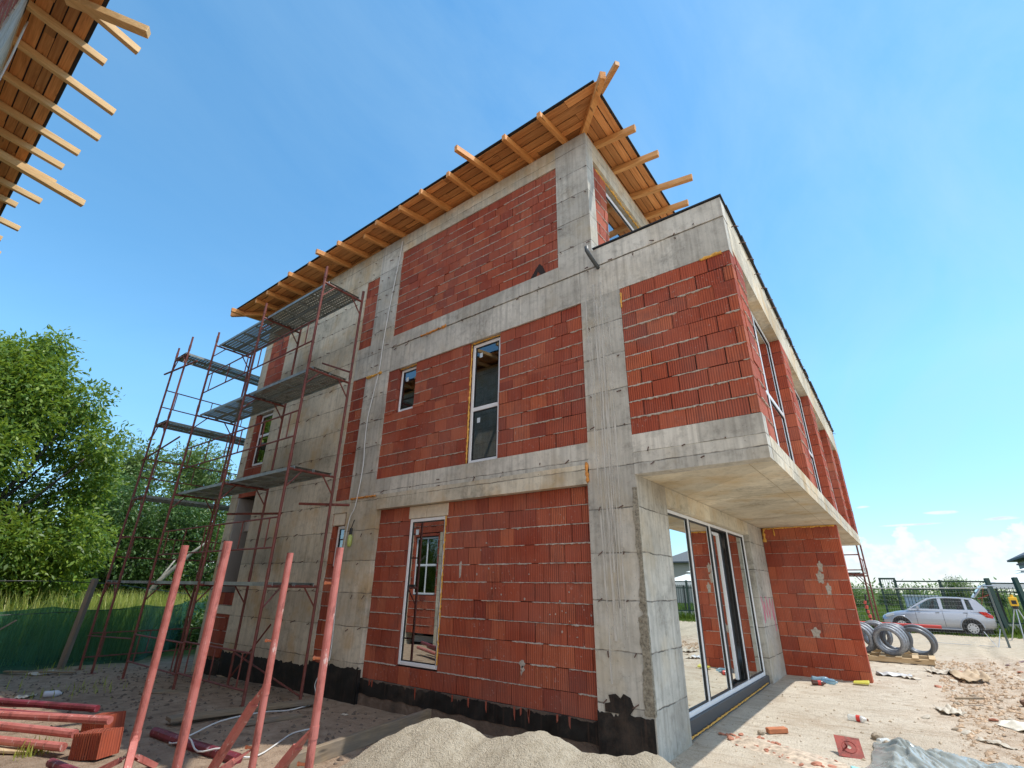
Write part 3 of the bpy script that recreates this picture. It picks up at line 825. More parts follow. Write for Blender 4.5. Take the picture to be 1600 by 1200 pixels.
# block walls of the street front
Hh = [(.72, 3.45, 3.52, 5.95), (4.3, 6.95, 3.52, 5.95), (7.75, 10.25, 3.52, 5.95), (11.05, 13.0, 3.52, 5.95)]
block_panel('block_panel', H1, 'y', 1.602, .205, 13.7, 3.29, 5.95, Hh, L=.37, H=.2417, facing=1, seed=31, mat=BLOCK_SMOOTH, depth=.25)
block_panel('wing_wall', H1, 'x', 7.262, .0, 1.535, -.15, 2.985, [], L=.34, H=.285, depth=.25, seed=32, mat=BLOCK_SMOOTH, squeeze=.7, gap=.004)
mb = MB()
for (cx, cz, rx, rz_) in ((1.06, 2.12, .05, .11), (1.02, 1.9, .07, .13), (1.13, 1.66, .05, .12), (.72, .8, .085, .095)):
    poly = []
    for i in range(14):
        a = i * 2 * math.pi / 14; q = 1 + .25 * math.sin(i * 2.3)
        poly.append((cx + rx * math.cos(a) * q, 7.258, cz + rz_ * math.sin(a) * q))
    mb.prism(poly, (0, .015, 0))
mb.build('mortar_patch', MORTAR, H1)
foam_line(H1, [(.04, 7.24, 2.97), (.5, 7.24, 2.975), (1.0, 7.24, 2.975), (1.5, 7.24, 2.97)], .022, 4)
foam_line(H1, [(.05, 7.22, 2.96), (.05, 7.22, 2.68)], .035, 5)
foam_line(H1, [(.27, 7.235, 2.97), (.27, 7.235, 2.80)], .018, 6)
conc('beam', H1, -.22, 0., 1.045, 5.87, 2.725, 2.985, SOFF, seed=33)
# upper storey set back behind the terrace
block_panel('block_panel', H1, 'y', -.47, .26, .86, 6.62, 8.93, [], L=.3, facing=1, seed=34, mat=BLOCK_SMOOTH, depth=.2)
xbox('beam', H1, -.66, -.42, .26, 13., 8.975, 9.45, CREAM)
block_panel('block_panel', H1, 'y', -.47, 4.0, 13., 6.62, 8.93, [], L=.3, facing=1, seed=35, mat=BLOCK_SMOOTH, depth=.2)
window(H1, 'y', -.52, .9, 3.95, 6.66, 8.82, 1, mull=(2.4,), fw=.07, stickers=False)
foam_line(H1, [(-.47, .45, 8.93), (-.47, 1.5, 8.93), (-.47, 3.9, 8.93)], .02, 7)
# hidden floors and back walls keep the rooms dark
for z in (.0, 3.05, 6.35):
    xbox('floor_slab', H1, XL + .02, -.2, .31, 13., z - .2 if z else -.45, z + .04, PLASTER)
xbox('wall', H1, XL, -.2, 13.0, 13.2, -.5, 9.45, PLASTER)
xbox('wall', H1, XL, XL + .2, .3, 13.0, -.5, 9.45, CREAM)
xbox('wall', H1, -6.0, -5.85, .4, 12.9, .05, 2.84, PLASTER); xbox('wall', H1, -5.2, -.7, 5.9, 6.1, .05, 2.84, PLASTER)
xbox('wall', H1, -6.0, -5.85, .4, 12.9, 3.1, 6.14, PLASTER); xbox('wall', H1, -5.8, 1.3, 3.9, 4.05, 3.3, 6.14, PLASTER)
xbox('wall', H1, -9.9, -6.7, 2.5, 2.6, .05, 6.1, PLASTER)
xbox('wall', H1, -5.3, -.8, 4.0, 4.15, 6.4, 9.4, PLASTER)
xbox('ceiling', H1, XL + .25, -.68, .32, 12.9, 9.3, 9.4, PLASTER)
block_panel('block_panel', H1, 'y', -.02, 7.52, 13.0, -.15, 2.985, [(8.5, 11., .0, 2.4)], L=.34, facing=1, seed=36, depth=.2)

# windows of the side front
window(H1, 'x', .105, -4.355, -3.455, .435, 2.708, rails=(), fw=.055, glass=COATED, label='tall ground floor window in a white frame')
window(H1, 'x', .10, -3.035, -2.36, 3.53, 5.80, rails=(4.51,), fw=.06, label='narrow two pane window below the upper beam')
window(H1, 'x', .10, -5.04, -4.535, 4.87, 5.80, fw=.05, label='small square window beside the tall one')
window(H1, 'x', .09, -6.5, -6.21, 1.94, 2.70, fw=.05, stickers=False)
window(H1, 'x', .09, -10.85, -10.12, 4.5, 5.92, rails=(5.32,), fw=.055, stickers=False)
foam_line(H1, [(-3.045, .07, 3.55), (-3.045, .07, 5.82), (-2.34, .07, 5.82)], .016, 8)
foam_line(H1, [(-5.05, .07, 5.82), (-4.53, .07, 5.82)], .016, 9)
foam_line(H1, [(-3.45, .08, .5), (-3.45, .08, 2.7)], .012, 10)
foam_line(H1, [(-4.42, -.005, 6.40), (-3.7, -.005, 6.42)], .026, 11, FOAMO)
foam_line(H1, [(-6.1, -.012, 5.86), (-5.6, -.012, 5.88)], .028, 12, FOAM)
foam_line(H1, [(-6.05, -.012, 3.2), (-5.3, -.012, 3.2)], .02, 13, FOAMO)
foam_line(H1, [(-.695, -.012, 2.95), (-.695, -.012, 3.24)], .024, 14, FOAMO)
foam_line(H1, [(1.2, .0, 5.83), (1.5, .0, 5.83)], .02, 15)
foam_line(H1, [(.012, .0, 5.5), (.012, .0, 5.75)], .015, 16)
# windows of the street front
for a, b, c, d in Hh:
    m_ = (a + b) / 2
    window(H1, 'y', 1.44, a + .03, b - .03, c + .02, d - .03, 1, rails=(4.45,), mull=(m_,), fw=.06, stickers=False)
    if a > 10: foam_line(H1, [(1.46, b - .01, c + .1), (1.46, b - .01, d - .05)], .03, int(a * 10))
# sliding door under the overhang
dr = MB()
fw = .05
y0, y1, z0, z1 = 1.05, 5.80, .08, 2.72
dr.box(-.18, -.10, y0, y0 + fw, z0, z1); dr.box(-.18, -.10, y1 - fw, y1, z0, z1)
dr.box(-.18, -.10, y0 + fw, y1 - fw, z1 - fw, z1); dr.box(-.18, -.10, y0 + fw, y1 - fw, z0, z0 + fw * 1.3)
door = dr.build('sliding_door', WHITE, H1, label='wide white framed sliding glass door under the overhang'); bevel(door, .008)
mu = [2.26, 3.42, 4.56]
for i, m_ in enumerate(mu):
    q = MB(); q.box(-.176, -.102, m_ - .045, m_ - .005, z0 + fw * 1.3, z1 - fw); bevel(q.build('mullion', WHITE, door), .006)
    q = MB(); q.box(-.174, -.106, m_ - .004, m_ + .05, z0 + fw * 1.3, z1 - fw); q.build('gasket', BLACKP, door)
edges = [y0 + fw] + [q for m_ in mu for q in (m_ - .045, m_ + .05)] + [y1 - fw]
for i, (a, b) in enumerate(zip(edges[::2], edges[1::2])):
    q = MB()
    for c, d, e, f_ in ((a, a + .02, z0 + fw * 1.3, z1 - fw), (b - .02, b, z0 + fw * 1.3, z1 - fw), (a + .02, b - .02, z0 + fw * 1.3, z0 + fw * 1.3 + .02), (a + .02, b - .02, z1 - fw - .025, z1 - fw)):
        q.box(-.165, -.118, c, d, e, f_)
    q.build('gasket', BLACKP, door)
    if i == 2:   # this leaf stands slid open: only stiles show, black slabs painted in as the dark room
        q = MB(); q.box(-.26, -.19, a + .12, a + .15, z0 + .1, z1 - .1); q.box(-.26, -.19, b - .33, b - .28, z0 + .1, z1 - .1); q.box(-.26, -.19, a + .15, b - .33, z1 - .15, z1 - .1); q.build('sash', WHITE, door)
        q = MB(); q.box(-.25, -.20, a + .15, a + .42, z0 + .1, z1 - .15); q.box(-.25, -.20, b - .28, b - .1, z0 + .1, z1 - .1); q.build('dark_opening', BLACKP, door)
        q = MB(); q.box(-.225, -.215, a + .42, b - .33, z0 + .1, z1 - .15); q.build('pane', COATED, door)
        continue
    q = MB(); q.box(-.142, -.134, a + .02, b - .02, z0 + fw * 1.3 + .02, z1 - fw - .025); q.build('pane', COATED, door)
q = MB(); q.box(-.17, -.055, 1.05, 5.85, -.2, .08); q.build('sill_panel', DARKP, door)
foam_line(H1, [(-.04, 1.06, -.085), (-.04, 3.2, -.06), (-.04, 5.6, -.02)], .013, 17)
# bitumen coat and footing along the side front
def coat(x0, x1, y, ztop, zbot, seed, drips=True, mat=None):
    rn = random.Random(seed); mb = MB(); n = max(6, int((x1 - x0) / .025)); prev = None
    for i in range(n + 1):
        x = x0 + (x1 - x0) * i / n
        zt = ztop + .05 * mnoise.noise(Vector((x * 2.2, seed, 0))) + .03 * mnoise.noise(Vector((x * 9, seed, 3))) + .012 * mnoise.noise(Vector((x * 40, seed, 3))) + (rn.uniform(-.05, .03) if rn.random() < .08 else 0)
        cur = ((x, y, zbot + .03 * mnoise.noise(Vector((x * 4, seed, 8)))), (x, y, zt), (x, y + .03, zt))
        if prev: mb.add(list(prev) + list(cur), [(0, 3, 4, 1), (1, 4, 5, 2)])
        prev = cur
    return mb.build('bitumen_coat', mat or BITU, H1, fix=False)
xbox('footing', H1, -5.2, -.70, .055, .3, -.6, .165, FOOT)
coat(-5.2, -.705, .048, .15, -.06, 41)
coat(-.703, -.012, -.012, .30, -.55, 42)
mb = MB(); mb.prism([(-.60, -.013, .30), (-.30, -.013, .30), (-.24, -.013, .37), (-.28, -.013, .47), (-.36, -.013, .50), (-.40, -.013, .45), (-.46, -.013, .49), (-.55, -.013, .47), (-.53, -.013, .40), (-.6, -.013, .38)], (0, .02, 0)); mb.build('bitumen_smear', BITU, H1)
coat(-6.66, -5.19, -.012, .30, -.42, 43)
xbox('bitumen_coat', H1, -5.199, -5.190, -.012, .05, -.45, .29, BITU)
coat(-10.1, -6.6, -.006, .22, -.26, 44)
coat(-11.05, -10.1, -.012, .0, -.3, 45)
rn = random.Random(5)
for i in range(12):
    x = rn.uniform(-5., -.9); mb = MB(); mb.prism([(x, .040, .17), (x + .03, .040, .17), (x + .026, .040, .17 - rn.uniform(.05, .16)), (x + .006, .040, .08)], (0, .006, 0)); mb.build('clay_drip', BLOCK, H1)
# honeycombed arris of the corner column
mb = MB(); prev = None
for i in range(75):
    z = .32 + 2.5 * i / 74
    w_ = .055 + .05 * mnoise.noise(Vector((z * 3, 2, 0))) + .03 * mnoise.noise(Vector((z * 13, 5, 0))) + (.05 if z < 1.3 else 0)
    cur = ((-max(.012, w_), -.0105, z), (.0035, -.0105, z), (.0035, max(.01, w_ * .35), z))
    if prev: mb.add(list(prev) + list(cur), [(0, 1, 4, 3), (1, 2, 5, 4)])
    prev = cur
mb.build('honeycomb_strip', HONEY, H1, fix=False)
# smears and drops of mortar on the ground floor blocks
rn = random.Random(17)
def smear(cx, cz, rx, rz_):
    poly = []
    for i in range(12):
        a = i * 2 * math.pi / 12; q = 1 + .18 * math.sin(i * 2.1 + cx * 9) + rn.uniform(-.12, .12)
        poly.append((cx + rx * math.cos(a) * q, .082, cz + rz_ * math.sin(a) * q))
    m_ = MB(); m_.prism(poly, (0, .012, 0)); m_.build('mortar_patch', MORTAR, H1)
smear(-1.86, .66, .045, .045); smear(-1.85, .60, .03, .035); smear(-1.87, .56, .012, .03); smear(-3.07, 1.86, .022, .13)
for i in range(26):
    q = rn.choice((0, 1))
    smear((-2.35 if q else -1.15) + rn.gauss(0, .3), (1.75 if q else 1.25) + rn.gauss(0, .22), rn.uniform(.004, .012), rn.uniform(.004, .016))
# pale lime runs down the corner column
mb = MB(); rn = random.Random(8)
for i in range(9):
    x = -.52 + i * .035 + rn.uniform(-.015, .015); pts = []
    zt, zb = rn.uniform(5.2, 6.1), rn.uniform(.35, 2.2)
    n = 24; wd = rn.uniform(.006, .022)
    L_, R_ = [], []
    for j in range(n + 1):
        z = zt + (zb - zt) * j / n; xx = x + .012 * mnoise.noise(Vector((i * 3.1, z * 1.2, 0))) + (z - 3) * .012 * (i - 4) * .3
        L_.append((xx - wd * rn.uniform(.4, 1), -.0125, z)); R_.append((xx + wd * rn.uniform(.4, 1), -.0125, z))
    b = len(mb.v); mb.v += L_ + R_
    for j in range(n): mb.f.append((b + j, b + j + 1, b + n + 2 + j, b + n + 1 + j)); mb.m.append(0)
k = Mat('lime_run'); k.P(Base_Color=(.60, .57, .51), Roughness=.95)
k.P(Alpha=k.ramp(k.noise(1., k.scale(k.pos, (40, 40, 2.2)), detail=5), [(.34, 0.), (.6, .85)]))
mb.build('lime_run', k.m, H1, fix=False)
# charred mark, drain spout and pink scrawl
mb = MB()
mb.prism([(-1.66, .008, 6.70), (-1.54, .008, 6.70), (-1.50, .008, 6.79), (-1.44, .008, 6.70), (-1.34, .008, 6.71), (-1.40, .008, 6.86), (-1.46, .008, 6.94), (-1.54, .008, 6.86)], (0, .006, 0))
mb.build('soot_mark', simple('soot', (.03, .018, .016), .95), H1)
mb = MB(); mb.tube([(-.33, .02, 6.36), (-.33, -.06, 6.38), (-.345, -.26, 6.47), (-.36, -.30, 6.52), (-.365, -.30, 6.60)], .033, 10); mb.build('drain_spout', PIPE, H1, smooth=True)
gq = MB()
zz = [(6.05, 1.45), (6.12, 1.05), (6.22, 1.40), (6.36, 1.08), (6.5, 1.42), (6.6, 1.05)]
zz2 = [(6.45, 1.5), (6.62, 1.1), (6.8, 1.46), (6.95, 1.02), (7.08, 1.44), (7.0, .8)]
for q in (zz, zz2, [(6.0, 1.5), (6.1, 1.3), (6.05, 1.0)]):
    gq.tube([(.002, a, b) for a, b in q], .011, 5)
gq.build('graffiti', PINK, H1, label='pink sprayed scrawl')

# roof: two slopes of boards on rafters, black membrane on top
EX, EY, ZW = .12, -.68, 9.60
SL = .07
def roof_z(x, y):  # underside of the boards
    return 9.59 + SL * min(y, -.42 - x, 6.)
def make_roof(parent, mirror, x0, xe, ybk, wallx):
    """boards under the eaves, rafters, hip and membrane; mirror maps y to the twin house"""
    my = mirror
    flip = my(1) - my(0)
    bd = MB(); rn = random.Random(9 if flip > 0 else 10)
    y = EY
    while y < .45:
        wd = rn.uniform(.13, .19); x = x0
        y2 = min(y + wd, .5)
        while x < xe:
            ln = rn.uniform(2.0, 4.2); xa, xb = x, min(x + ln, xe)
            # trim by the hip line  x = wallx - y
            xa_, xb_ = xa, xb
            cut = wallx - y
            if xb_ > cut: xb_ = cut
            if xb_ - xa_ > .05:
                za, zb = 9.59 + SL * y, 9.59 + SL * y2
                g_ = rn.uniform(.006, .024); dz = rn.uniform(0, .010)
                xh = min(xb_, wallx - y2) if xb_ >= cut - 1e-6 else xb_
                c = [(xa_ + .003, my(y + g_), za + dz), (xb_ - .003, my(y + g_), za + dz), (xh - .003, my(y2), zb + dz), (xa_ + .003, my(y2), zb + dz)]
                bd.hexa(c + [(p[0], p[1], p[2] + .022) for p in c])
            x = xb
        y = y2
    roof_o = bd.build('eave_boarding', BOARD_X, parent)
    # street side boards
    bd = MB(); x = EX
    while x > -.9 + (wallx + .42):
        wd = rn.uniform(.13, .19); x2 = x - wd; y = wallx - x
        while y < ybk:
            ln = rn.uniform(2.0, 4.2); yb = min(ybk, y + ln); ya2 = max(y, wallx - x2) if y <= wallx - x + 1e-6 else y
            za, zb = 9.59 + SL * (wallx - x), 9.59 + SL * (wallx - x2); dz = rn.uniform(0, .006)
            g_ = rn.uniform(.006, .024); c = [(x - g_, my(y), za + dz), (x - g_, my(yb), za + dz), (x2, my(yb), zb + dz), (x2, my(ya2), zb + dz)]
            bd.hexa(c + [(p[0], p[1], p[2] + .022) for p in c]); y = yb
        x = x2
    bd.build('eave_boarding', BOARD_Y, parent)
    # membrane and roof body (hipped)
    e = .03
    A = [(x0 - e, my(EY - e)), (xe_ := EX + e + (wallx + .42), my(EY - e)), (xe_, my(ybk + .3)), (x0 - e, my(ybk + .3))]
    zt = 9.59 + SL * EY + .032
    hr = 5.5
    rid = [(x0 + hr, my(6.2)), (wallx - 5.5, my(6.2))]
    mz = MB()
    vs = [(p[0], p[1], zt) for p in A] + [(p[0], p[1], zt + .018) for p in A] + [(rid[0][0], rid[0][1], zt + SL * 6.9 + .05), (rid[1][0], rid[1][1], zt + SL * 6.9 + .05)]
    inn = [(x0 + .6, my(.3)), (wallx - .5, my(.3)), (wallx - .5, my(ybk - .3)), (x0 + .6, my(ybk - .3))]
    b = len(vs); vs += [(p[0], p[1], 9.59 + SL * .3 + .034) for p in inn]
    fs = [(0, 1, 5, 4), (1, 2, 6, 5), (2, 3, 7, 6), (3, 0, 4, 7), (4, 5, 9, 8), (5, 6, 9), (6, 7, 8, 9), (7, 4, 8),
          (0, 1, b + 1, b), (1, 2, b + 2, b + 1), (2, 3, b + 3, b + 2), (3, 0, b, b + 3), (b, b + 1, b + 2, b + 3)]
    mz.add(vs, fs); rf = mz.build('roof', MEMBR, parent)
    return rf
def rafter(parent, p0, p1, w_, h_, mat):
    m_ = MB(); m_.bar(p0, p1, w_, h_); o = m_.build('rafter', mat, parent); bevel(o, .006); return o
ident = lambda y: y
roof1 = make_roof(H1, ident, -12.55, .7, 13., -.42)
tips = [(-.92, -.80, -.82), (-1.72, -.80, -1.59), (-2.6, -1.17, -2.36), (-3.2, -.78, -3.08), (-4.02, -.78, -3.85), (-4.76, -.72, -4.55), (-5.58, -.72, -5.35), (-6.2, -.58, -6.0), (-6.95, -.82, -6.75), (-7.66, -.95, -7.5), (-8.32, -.76, -8.2), (-9.17, -.84, -9.05), (-9.86, -.74, -9.8), (-10.57, -.70, -10.5), (-11.3, -.66, -11.25), (-12.4, -.86, -12.3)]
rn = random.Random(2)
for tx, ty, wx in tips:
    d = (tx - wx) / ty
    yb = .5
    hh = .13; zc = lambda yy: 9.583 + SL * yy - hh / 2
    rafter(roof1, (wx - d * -yb * -1 * 0 + (wx - tx) * 0, yb, zc(yb)), (tx, ty, zc(ty)), .085, hh, RAFT_Y)
for ty, tx, wy in ((.49, .37, .43), (1.28, .50, 1.2), (2.24, .84, 2.05), (2.92, .53, 2.86), (3.8, .5, 3.7), (4.7, .6, 4.6), (5.6, .45, 5.5)):
    zc = lambda xx: 9.583 + SL * (-.42 - xx) - .065
    rafter(roof1, (-.95, wy, zc(-.95)), (tx, ty, zc(tx)), .085, .13, RAFT_X)
m_ = MB(); m_.bar((-.85, .43, 9.555), (.36, -.78, 9.455), .10, .16); bevel(m_.build('hip_rafter', RAFT_Y, roof1), .006)
m_ = MB(); m_.bar((-.1, -.25, 9.64), (.60, -.72, 9.60), .08, .09); m_.build('rafter', RAFT_X, roof1)
m_ = MB(); m_.bar((-11.2, .4, 9.53), (-12.72, -.72, 9.46), .09, .14); bevel(m_.build('hip_rafter', RAFT_Y, roof1), .006)
m_ = MB(); m_.bar((-11.3, -.001, 9.44), (-6.3, -.001, 9.46), .05, .04); m_.build('wall_plate', RAFT_X, roof1)
# ================================================================== the twin house behind the camera
H2 = thing('brick_house', 'twin unfinished house at the top left, only its timber eaves and a wall corner visible', 'house', (-6, -13, 0))
my = lambda y: -6.78 - y
def cb(name, x0, x1, z0, z1, mat=CONC, d0=0., d1=.3):
    return xbox(name, H2, x0, x1, my(d1), my(d0), z0, z1, mat)
for x0, x1 in ((-15.2, -14.6), (-6.14, -5.3), (-.7, -.004)):
    cb('column', x0, x1, -.5, 9.45)
cb('beam', -14.6, -6.14, 8.6, 9.45, CREAM, .004); cb('beam', -5.3, -.7, 8.98, 9.45, CREAM, .004)
cb('beam', -5.3, -.7, 5.84, 6.68, SLABC, .004); cb('beam', -5.3, -.7, 2.95, 3.52, SLABC, .004)
cb('concrete_wall', -10.4, -6.64, -.5, 8.6, CREAM, .003); cb('concrete_wall', -14.6, -11.95, -.5, 3.41, CREAM, .003); cb('column', -10.55, -10.4, -.5, 3.41, CREAM, .004)
cb('beam', -6.64, -6.14, 5.9, 6.7, CONC, .006); cb('beam', -6.64, -6.14, 2.95, 3.2, CONC, .006)
for a, b, c, d, hs in ((-5.3, -.7, .1, 2.95, [(-4.4, -2.6, .9, 2.6)]), (-5.3, -.7, 3.52, 5.84, [(-4.2, -2.9, 4.2, 5.84)]), (-5.3, -.7, 6.68, 8.98, []),
                    (-6.64, -6.14, .1, 2.95, []), (-6.64, -6.14, 3.2, 5.9, []), (-6.64, -6.14, 6.7, 8.6, []),
                    (-11.95, -10.55, .1, 3.4, [(-11.85, -10.65, 1.3, 3.3)]), (-14.6, -10.4, 3.42, 5.84, [(-13.4, -12, 4., 5.6)]), (-14.6, -10.4, 5.86, 8.6, [])):
    block_panel('block_panel', H2, 'x', my(.02), a, b, c, d, hs, L=.3, facing=1, seed=int(abs(a) * 10 + c * 7), mat=BLOCK_SMOOTH)
    for h in hs: window(H2, 'x', my(.09), h[0] + .02, h[1] - .02, h[2] + .02, h[3] - .03, 1, rails=((h[2] + h[3]) / 2,), mull=((h[0] + h[1]) / 2,), fw=.06, stickers=False)
for z in (-.2, 3.0, 6.3): xbox('floor_slab', H2, -15, -.1, my(12.8), my(.32), z, z + .2, PLASTER)
xbox('wall', H2, -15.2, -.1, my(13.1), my(12.9), -.5, 9.45, PLASTER)
xbox('wall', H2, -15.2, -15.0, my(12.9), my(.3), -.5, 9.45, CREAM); xbox('wall', H2, -.3, -.1, my(12.9), my(.3), -.5, 9.45, CREAM)
xbox('wall', H2, -14.9, -.4, my(4.1), my(4.), -.1, 9.3, PLASTER)
xbox('ceiling', H2, -15, -.3, my(12.8), my(.32), 9.3, 9.4, PLASTER)
roof2 = make_roof(H2, my, -17.0, .7, 13., -.42)
def raft2(x0, x1, ty, hz=0., w_=.085, h_=.13):
    zc = lambda yy: 9.583 + SL * yy - h_ / 2 + hz
    rafter(roof2, (x0, my(.5), zc(.5)), (x1, my(ty), zc(ty)), w_, h_, RAW_Y)
for x0, x1, ty in ((-5.2, -5.42, -1.24), (-6.0, -6.1, -.98), (-6.85, -7.05, -1.38), (-7.75, -7.95, -1.40), (-8.6, -8.72, -1.27), (-9.35, -9.44, -1.18), (-10.05, -10.13, -1.2), (-11.0, -11.1, -1.16), (-11.7, -11.75, -.86), (-12.65, -12.75, -1.08), (-13.6, -13.65, -.9), (-14.4, -14.5, -1.0), (-15.3, -15.4, -.9), (-3.6, -3.7, -1.1), (-2.8, -2.9, -1.0), (-2.0, -2.1, -1.0), (-1.2, -1.3, -1.0)):
    raft2(x0, x1, ty)
m_ = MB(); m_.bar((-5.30, -6.45, 9.36), (-4.83, -5.56, 9.30), .13, .13); bevel(m_.build('rafter', RAW_Y, roof2, label='thick rafter lying askew beside a thinner one'), .006)
m_ = MB(); m_.bar((-9.70, -6.62, 9.24), (-9.98, -5.06, 9.18), .12, .15); bevel(m_.build('rafter', RAW_Y, roof2, label='long low rafter crossing under the others'), .006)
m_ = MB(); m_.bar((-16., -6.80, 9.40), (-1., -6.80, 9.40), .04, .10); m_.build('wall_plate', RAW_Y, roof2)
ec = MB(); ec.tube([(-6.25, -6.72, 9.42), (-6.2, -6.70, 9.1), (-6.45, -6.69, 8.8), (-6.9, -6.70, 8.4), (-7.2, -6.71, 7.8), (-7.3, -6.73, 6.5)], .013, 6)
tag(ec.build('electric_cable', CABLE, smooth=True), 'white cable hanging from the eaves of the twin house at the top left corner', 'cable')

# ================================================================== scaffolds
def scaffold(root, frames, levels, base_z, top_z, along, decks=True, rails=((.55, 1.05)), railside=0, joints=2.0, low=True, skip=()):
    """frames: list of ((outer xy),(inner xy)); decks span neighbouring frames"""
    for fi, (o_, i_) in enumerate(frames):
        for pi_, p in enumerate((o_, i_)):
            m_ = MB(); zb = base_z(p[0], p[1])
            m_.tube([(p[0], p[1], zb), (p[0], p[1], top_z[pi_])], .0255, 8)
            z = levels[0] - .06
            for z in levels: m_.tube([(p[0], p[1], z + .05), (p[0], p[1], z + .22)], .031, 8)
            m_.box(p[0] - .07, p[0] + .07, p[1] - .07, p[1] + .07, zb - .01, zb + .008)
            m_.build('standard', SCAF, root)
        for z in levels:
            a, b = Vector((*o_, z - .05)), Vector((*i_, z - .05))
            m_ = MB(); m_.tube([a, b], .024, 8)
            d = (b - a).normalized()
            m_.tube([a + Vector((0, 0, -.34)), a + d * .27], .014, 6); m_.tube([b + Vector((0, 0, -.34)), b - d * .27], .014, 6)
            m_.build('transom', SCAF, root)
    for (o0, i0), (o1, i1) in zip(frames[:-1], frames[1:]):
        O0, O1, I0, I1 = Vector((*o0, 0)), Vector((*o1, 0)), Vector((*i0, 0)), Vector((*i1, 0))
        for z in levels:
            if decks and z not in skip:
                for k in (0, 1):
                    a0 = O0.lerp(I0, .10 + .41 * k); b0 = O0.lerp(I0, .48 + .41 * k)
                    a1 = O1.lerp(I1, .10 + .41 * k); b1 = O1.lerp(I1, .48 + .41 * k)
                    e = (a1 - a0).normalized() * .03
                    m_ = MB(); zz = Vector((0, 0, z))
                    t1 = Vector((0, 0, .004))
                    m_.hexa([a0 - e + zz, a1 + e + zz, b1 + e + zz, b0 - e + zz] + [p + t1 for p in (a0 - e + zz, a1 + e + zz, b1 + e + zz, b0 - e + zz)], 0)
                    for s0, s1 in ((a0, a1), (b0, b1)):
                        m_.bar(s0 - e + zz + Vector((0, 0, -.018)), s1 + e + zz + Vector((0, 0, -.018)), .012, .06, 1)
                    for q in (.04, .27, .5, .73, .96):
                        m_.bar(a0.lerp(a1, q) + zz + Vector((0, 0, -.014)), b0.lerp(b1, q) + zz + Vector((0, 0, -.014)), .05, .025, 1)
                    m_.build('deck', [DECKP, DECK], root)
        rl = [z for z in levels[:-1]] + ([base_z(*o0) + .25 - rails[0] + .0] if low else [])
        for z in rl:
            m_ = MB()
            for dz in rails: m_.tube([O0 + Vector((0, 0, z + dz)), O1 + Vector((0, 0, z + dz))], .016, 6)
            for q in (.12, .5, .88): m_.tube([O0.lerp(O1, q) + Vector((0, 0, z + rails[0])), O0.lerp(O1, q) + Vector((0, 0, z + rails[1]))], .012, 6)
            m_.build('guard_rail', SCAF, root)
LV = [1.62, 3.57, 5.54, 7.52]
S1 = thing('scaffold', 'long rusty red scaffold with four galvanised decks along the side wall', 'scaffold', (-8.4, -1., 0))
scaffold(S1, [((-5.86, -1.53), (-5.86, -.58)), ((-8.36, -1.53), (-8.36, -.58)), ((-10.85, -1.53), (-10.85, -.58))], LV, lambda x, y: gz(x, y) + .0, (7.86, 7.62), 'x')
m_ = MB(); m_.tube([(-10.2, -.75, 5.9), (-6.4, -.5, 5.72)], .02, 6); m_.build('loose_tube', SCAF, S1)
m_ = MB(); m_.tube([(-6.9, -.66, 6.2), (-5.9, -.60, 5.75)], .022, 6); m_.build('loose_tube', SCAF, S1)
m_ = MB(); m_.tube([(-6.4, -.9, 3.02), (-5.6, -.35, 3.0)], .026, 6); m_.build('loose_tube', SCAF, S1)
m_ = MB(); m_.tube([(-9.2, -.95, 3.02), (-8.1, -.3, 3.03)], .026, 6); m_.build('loose_tube', SCAF, S1)
m_ = MB(); m_.tube([(-8.36, -.58, .35), (-5.86, -.58, -.1)], .016, 6); m_.tube([(-8.36, -.58, -.1), (-7.2, -.58, .9)], .016, 6); m_.build('brace', SCAF, S1)
S2 = thing('scaffold', 'narrow scaffold tower standing against the far gable, left of the long one', 'scaffold', (-12.7, 1, 0))
scaffold(S2, [((-13.15, -1.68), (-12.27, -1.68)), ((-13.15, .82), (-12.27, .82)), ((-13.15, 3.3), (-12.27, 3.3))], [1.62, 3.62, 5.6, 7.62], lambda x, y: gz(x, y), (8.0, 8.1), 'y')
m_ = MB(); m_.tube([(-13.6, -1.72, 7.25), (-11.6, -1.62, 7.18)], .026, 6); m_.build('loose_tube', SCAF, S2)
m_ = MB(); m_.tube([(-13.2, -1.72, 4.62), (-11.15, -1.66, 4.95)], .022, 6); m_.build('loose_tube', SCAF, S2)
m_ = MB(); m_.tube([(-13.15, -1.68, 2.62), (-12.27, -1.68, 2.62)], .02, 6); m_.build('loose_tube', SCAF, S2)
m_ = MB(); m_.tube([(-13.2, -1.7, .42), (-10.8, -1.6, .5)], .014, 6); m_.build('loose_tube', SCAF, S2)
S3 = thing('scaffold', 'scaffold tower beyond the street end of the overhang, its brown standard crossing the sky', 'scaffold', (1, 14.8, 0))
scaffold(S3, [((1.45, 14.35), (.5, 14.35)), ((1.45, 16.6), (.5, 16.6))], [2.2, 4.2, 6.2, 7.6], lambda x, y: gz(x, y), (7.98, 7.98), 'y', rails=(.0, .45), low=False)
m_ = MB(); m_.tube([(1.45, 14.35, 2.28), (.5, 14.35, 2.28)], .02, 6); m_.tube([(1.45, 14.35, 2.75), (.5, 14.35, 2.75)], .02, 6); m_.tube([(1.0, 14.35, 2.28), (1.0, 14.35, 2.75)], .016, 6); m_.build('ledger', SCAF, S3)

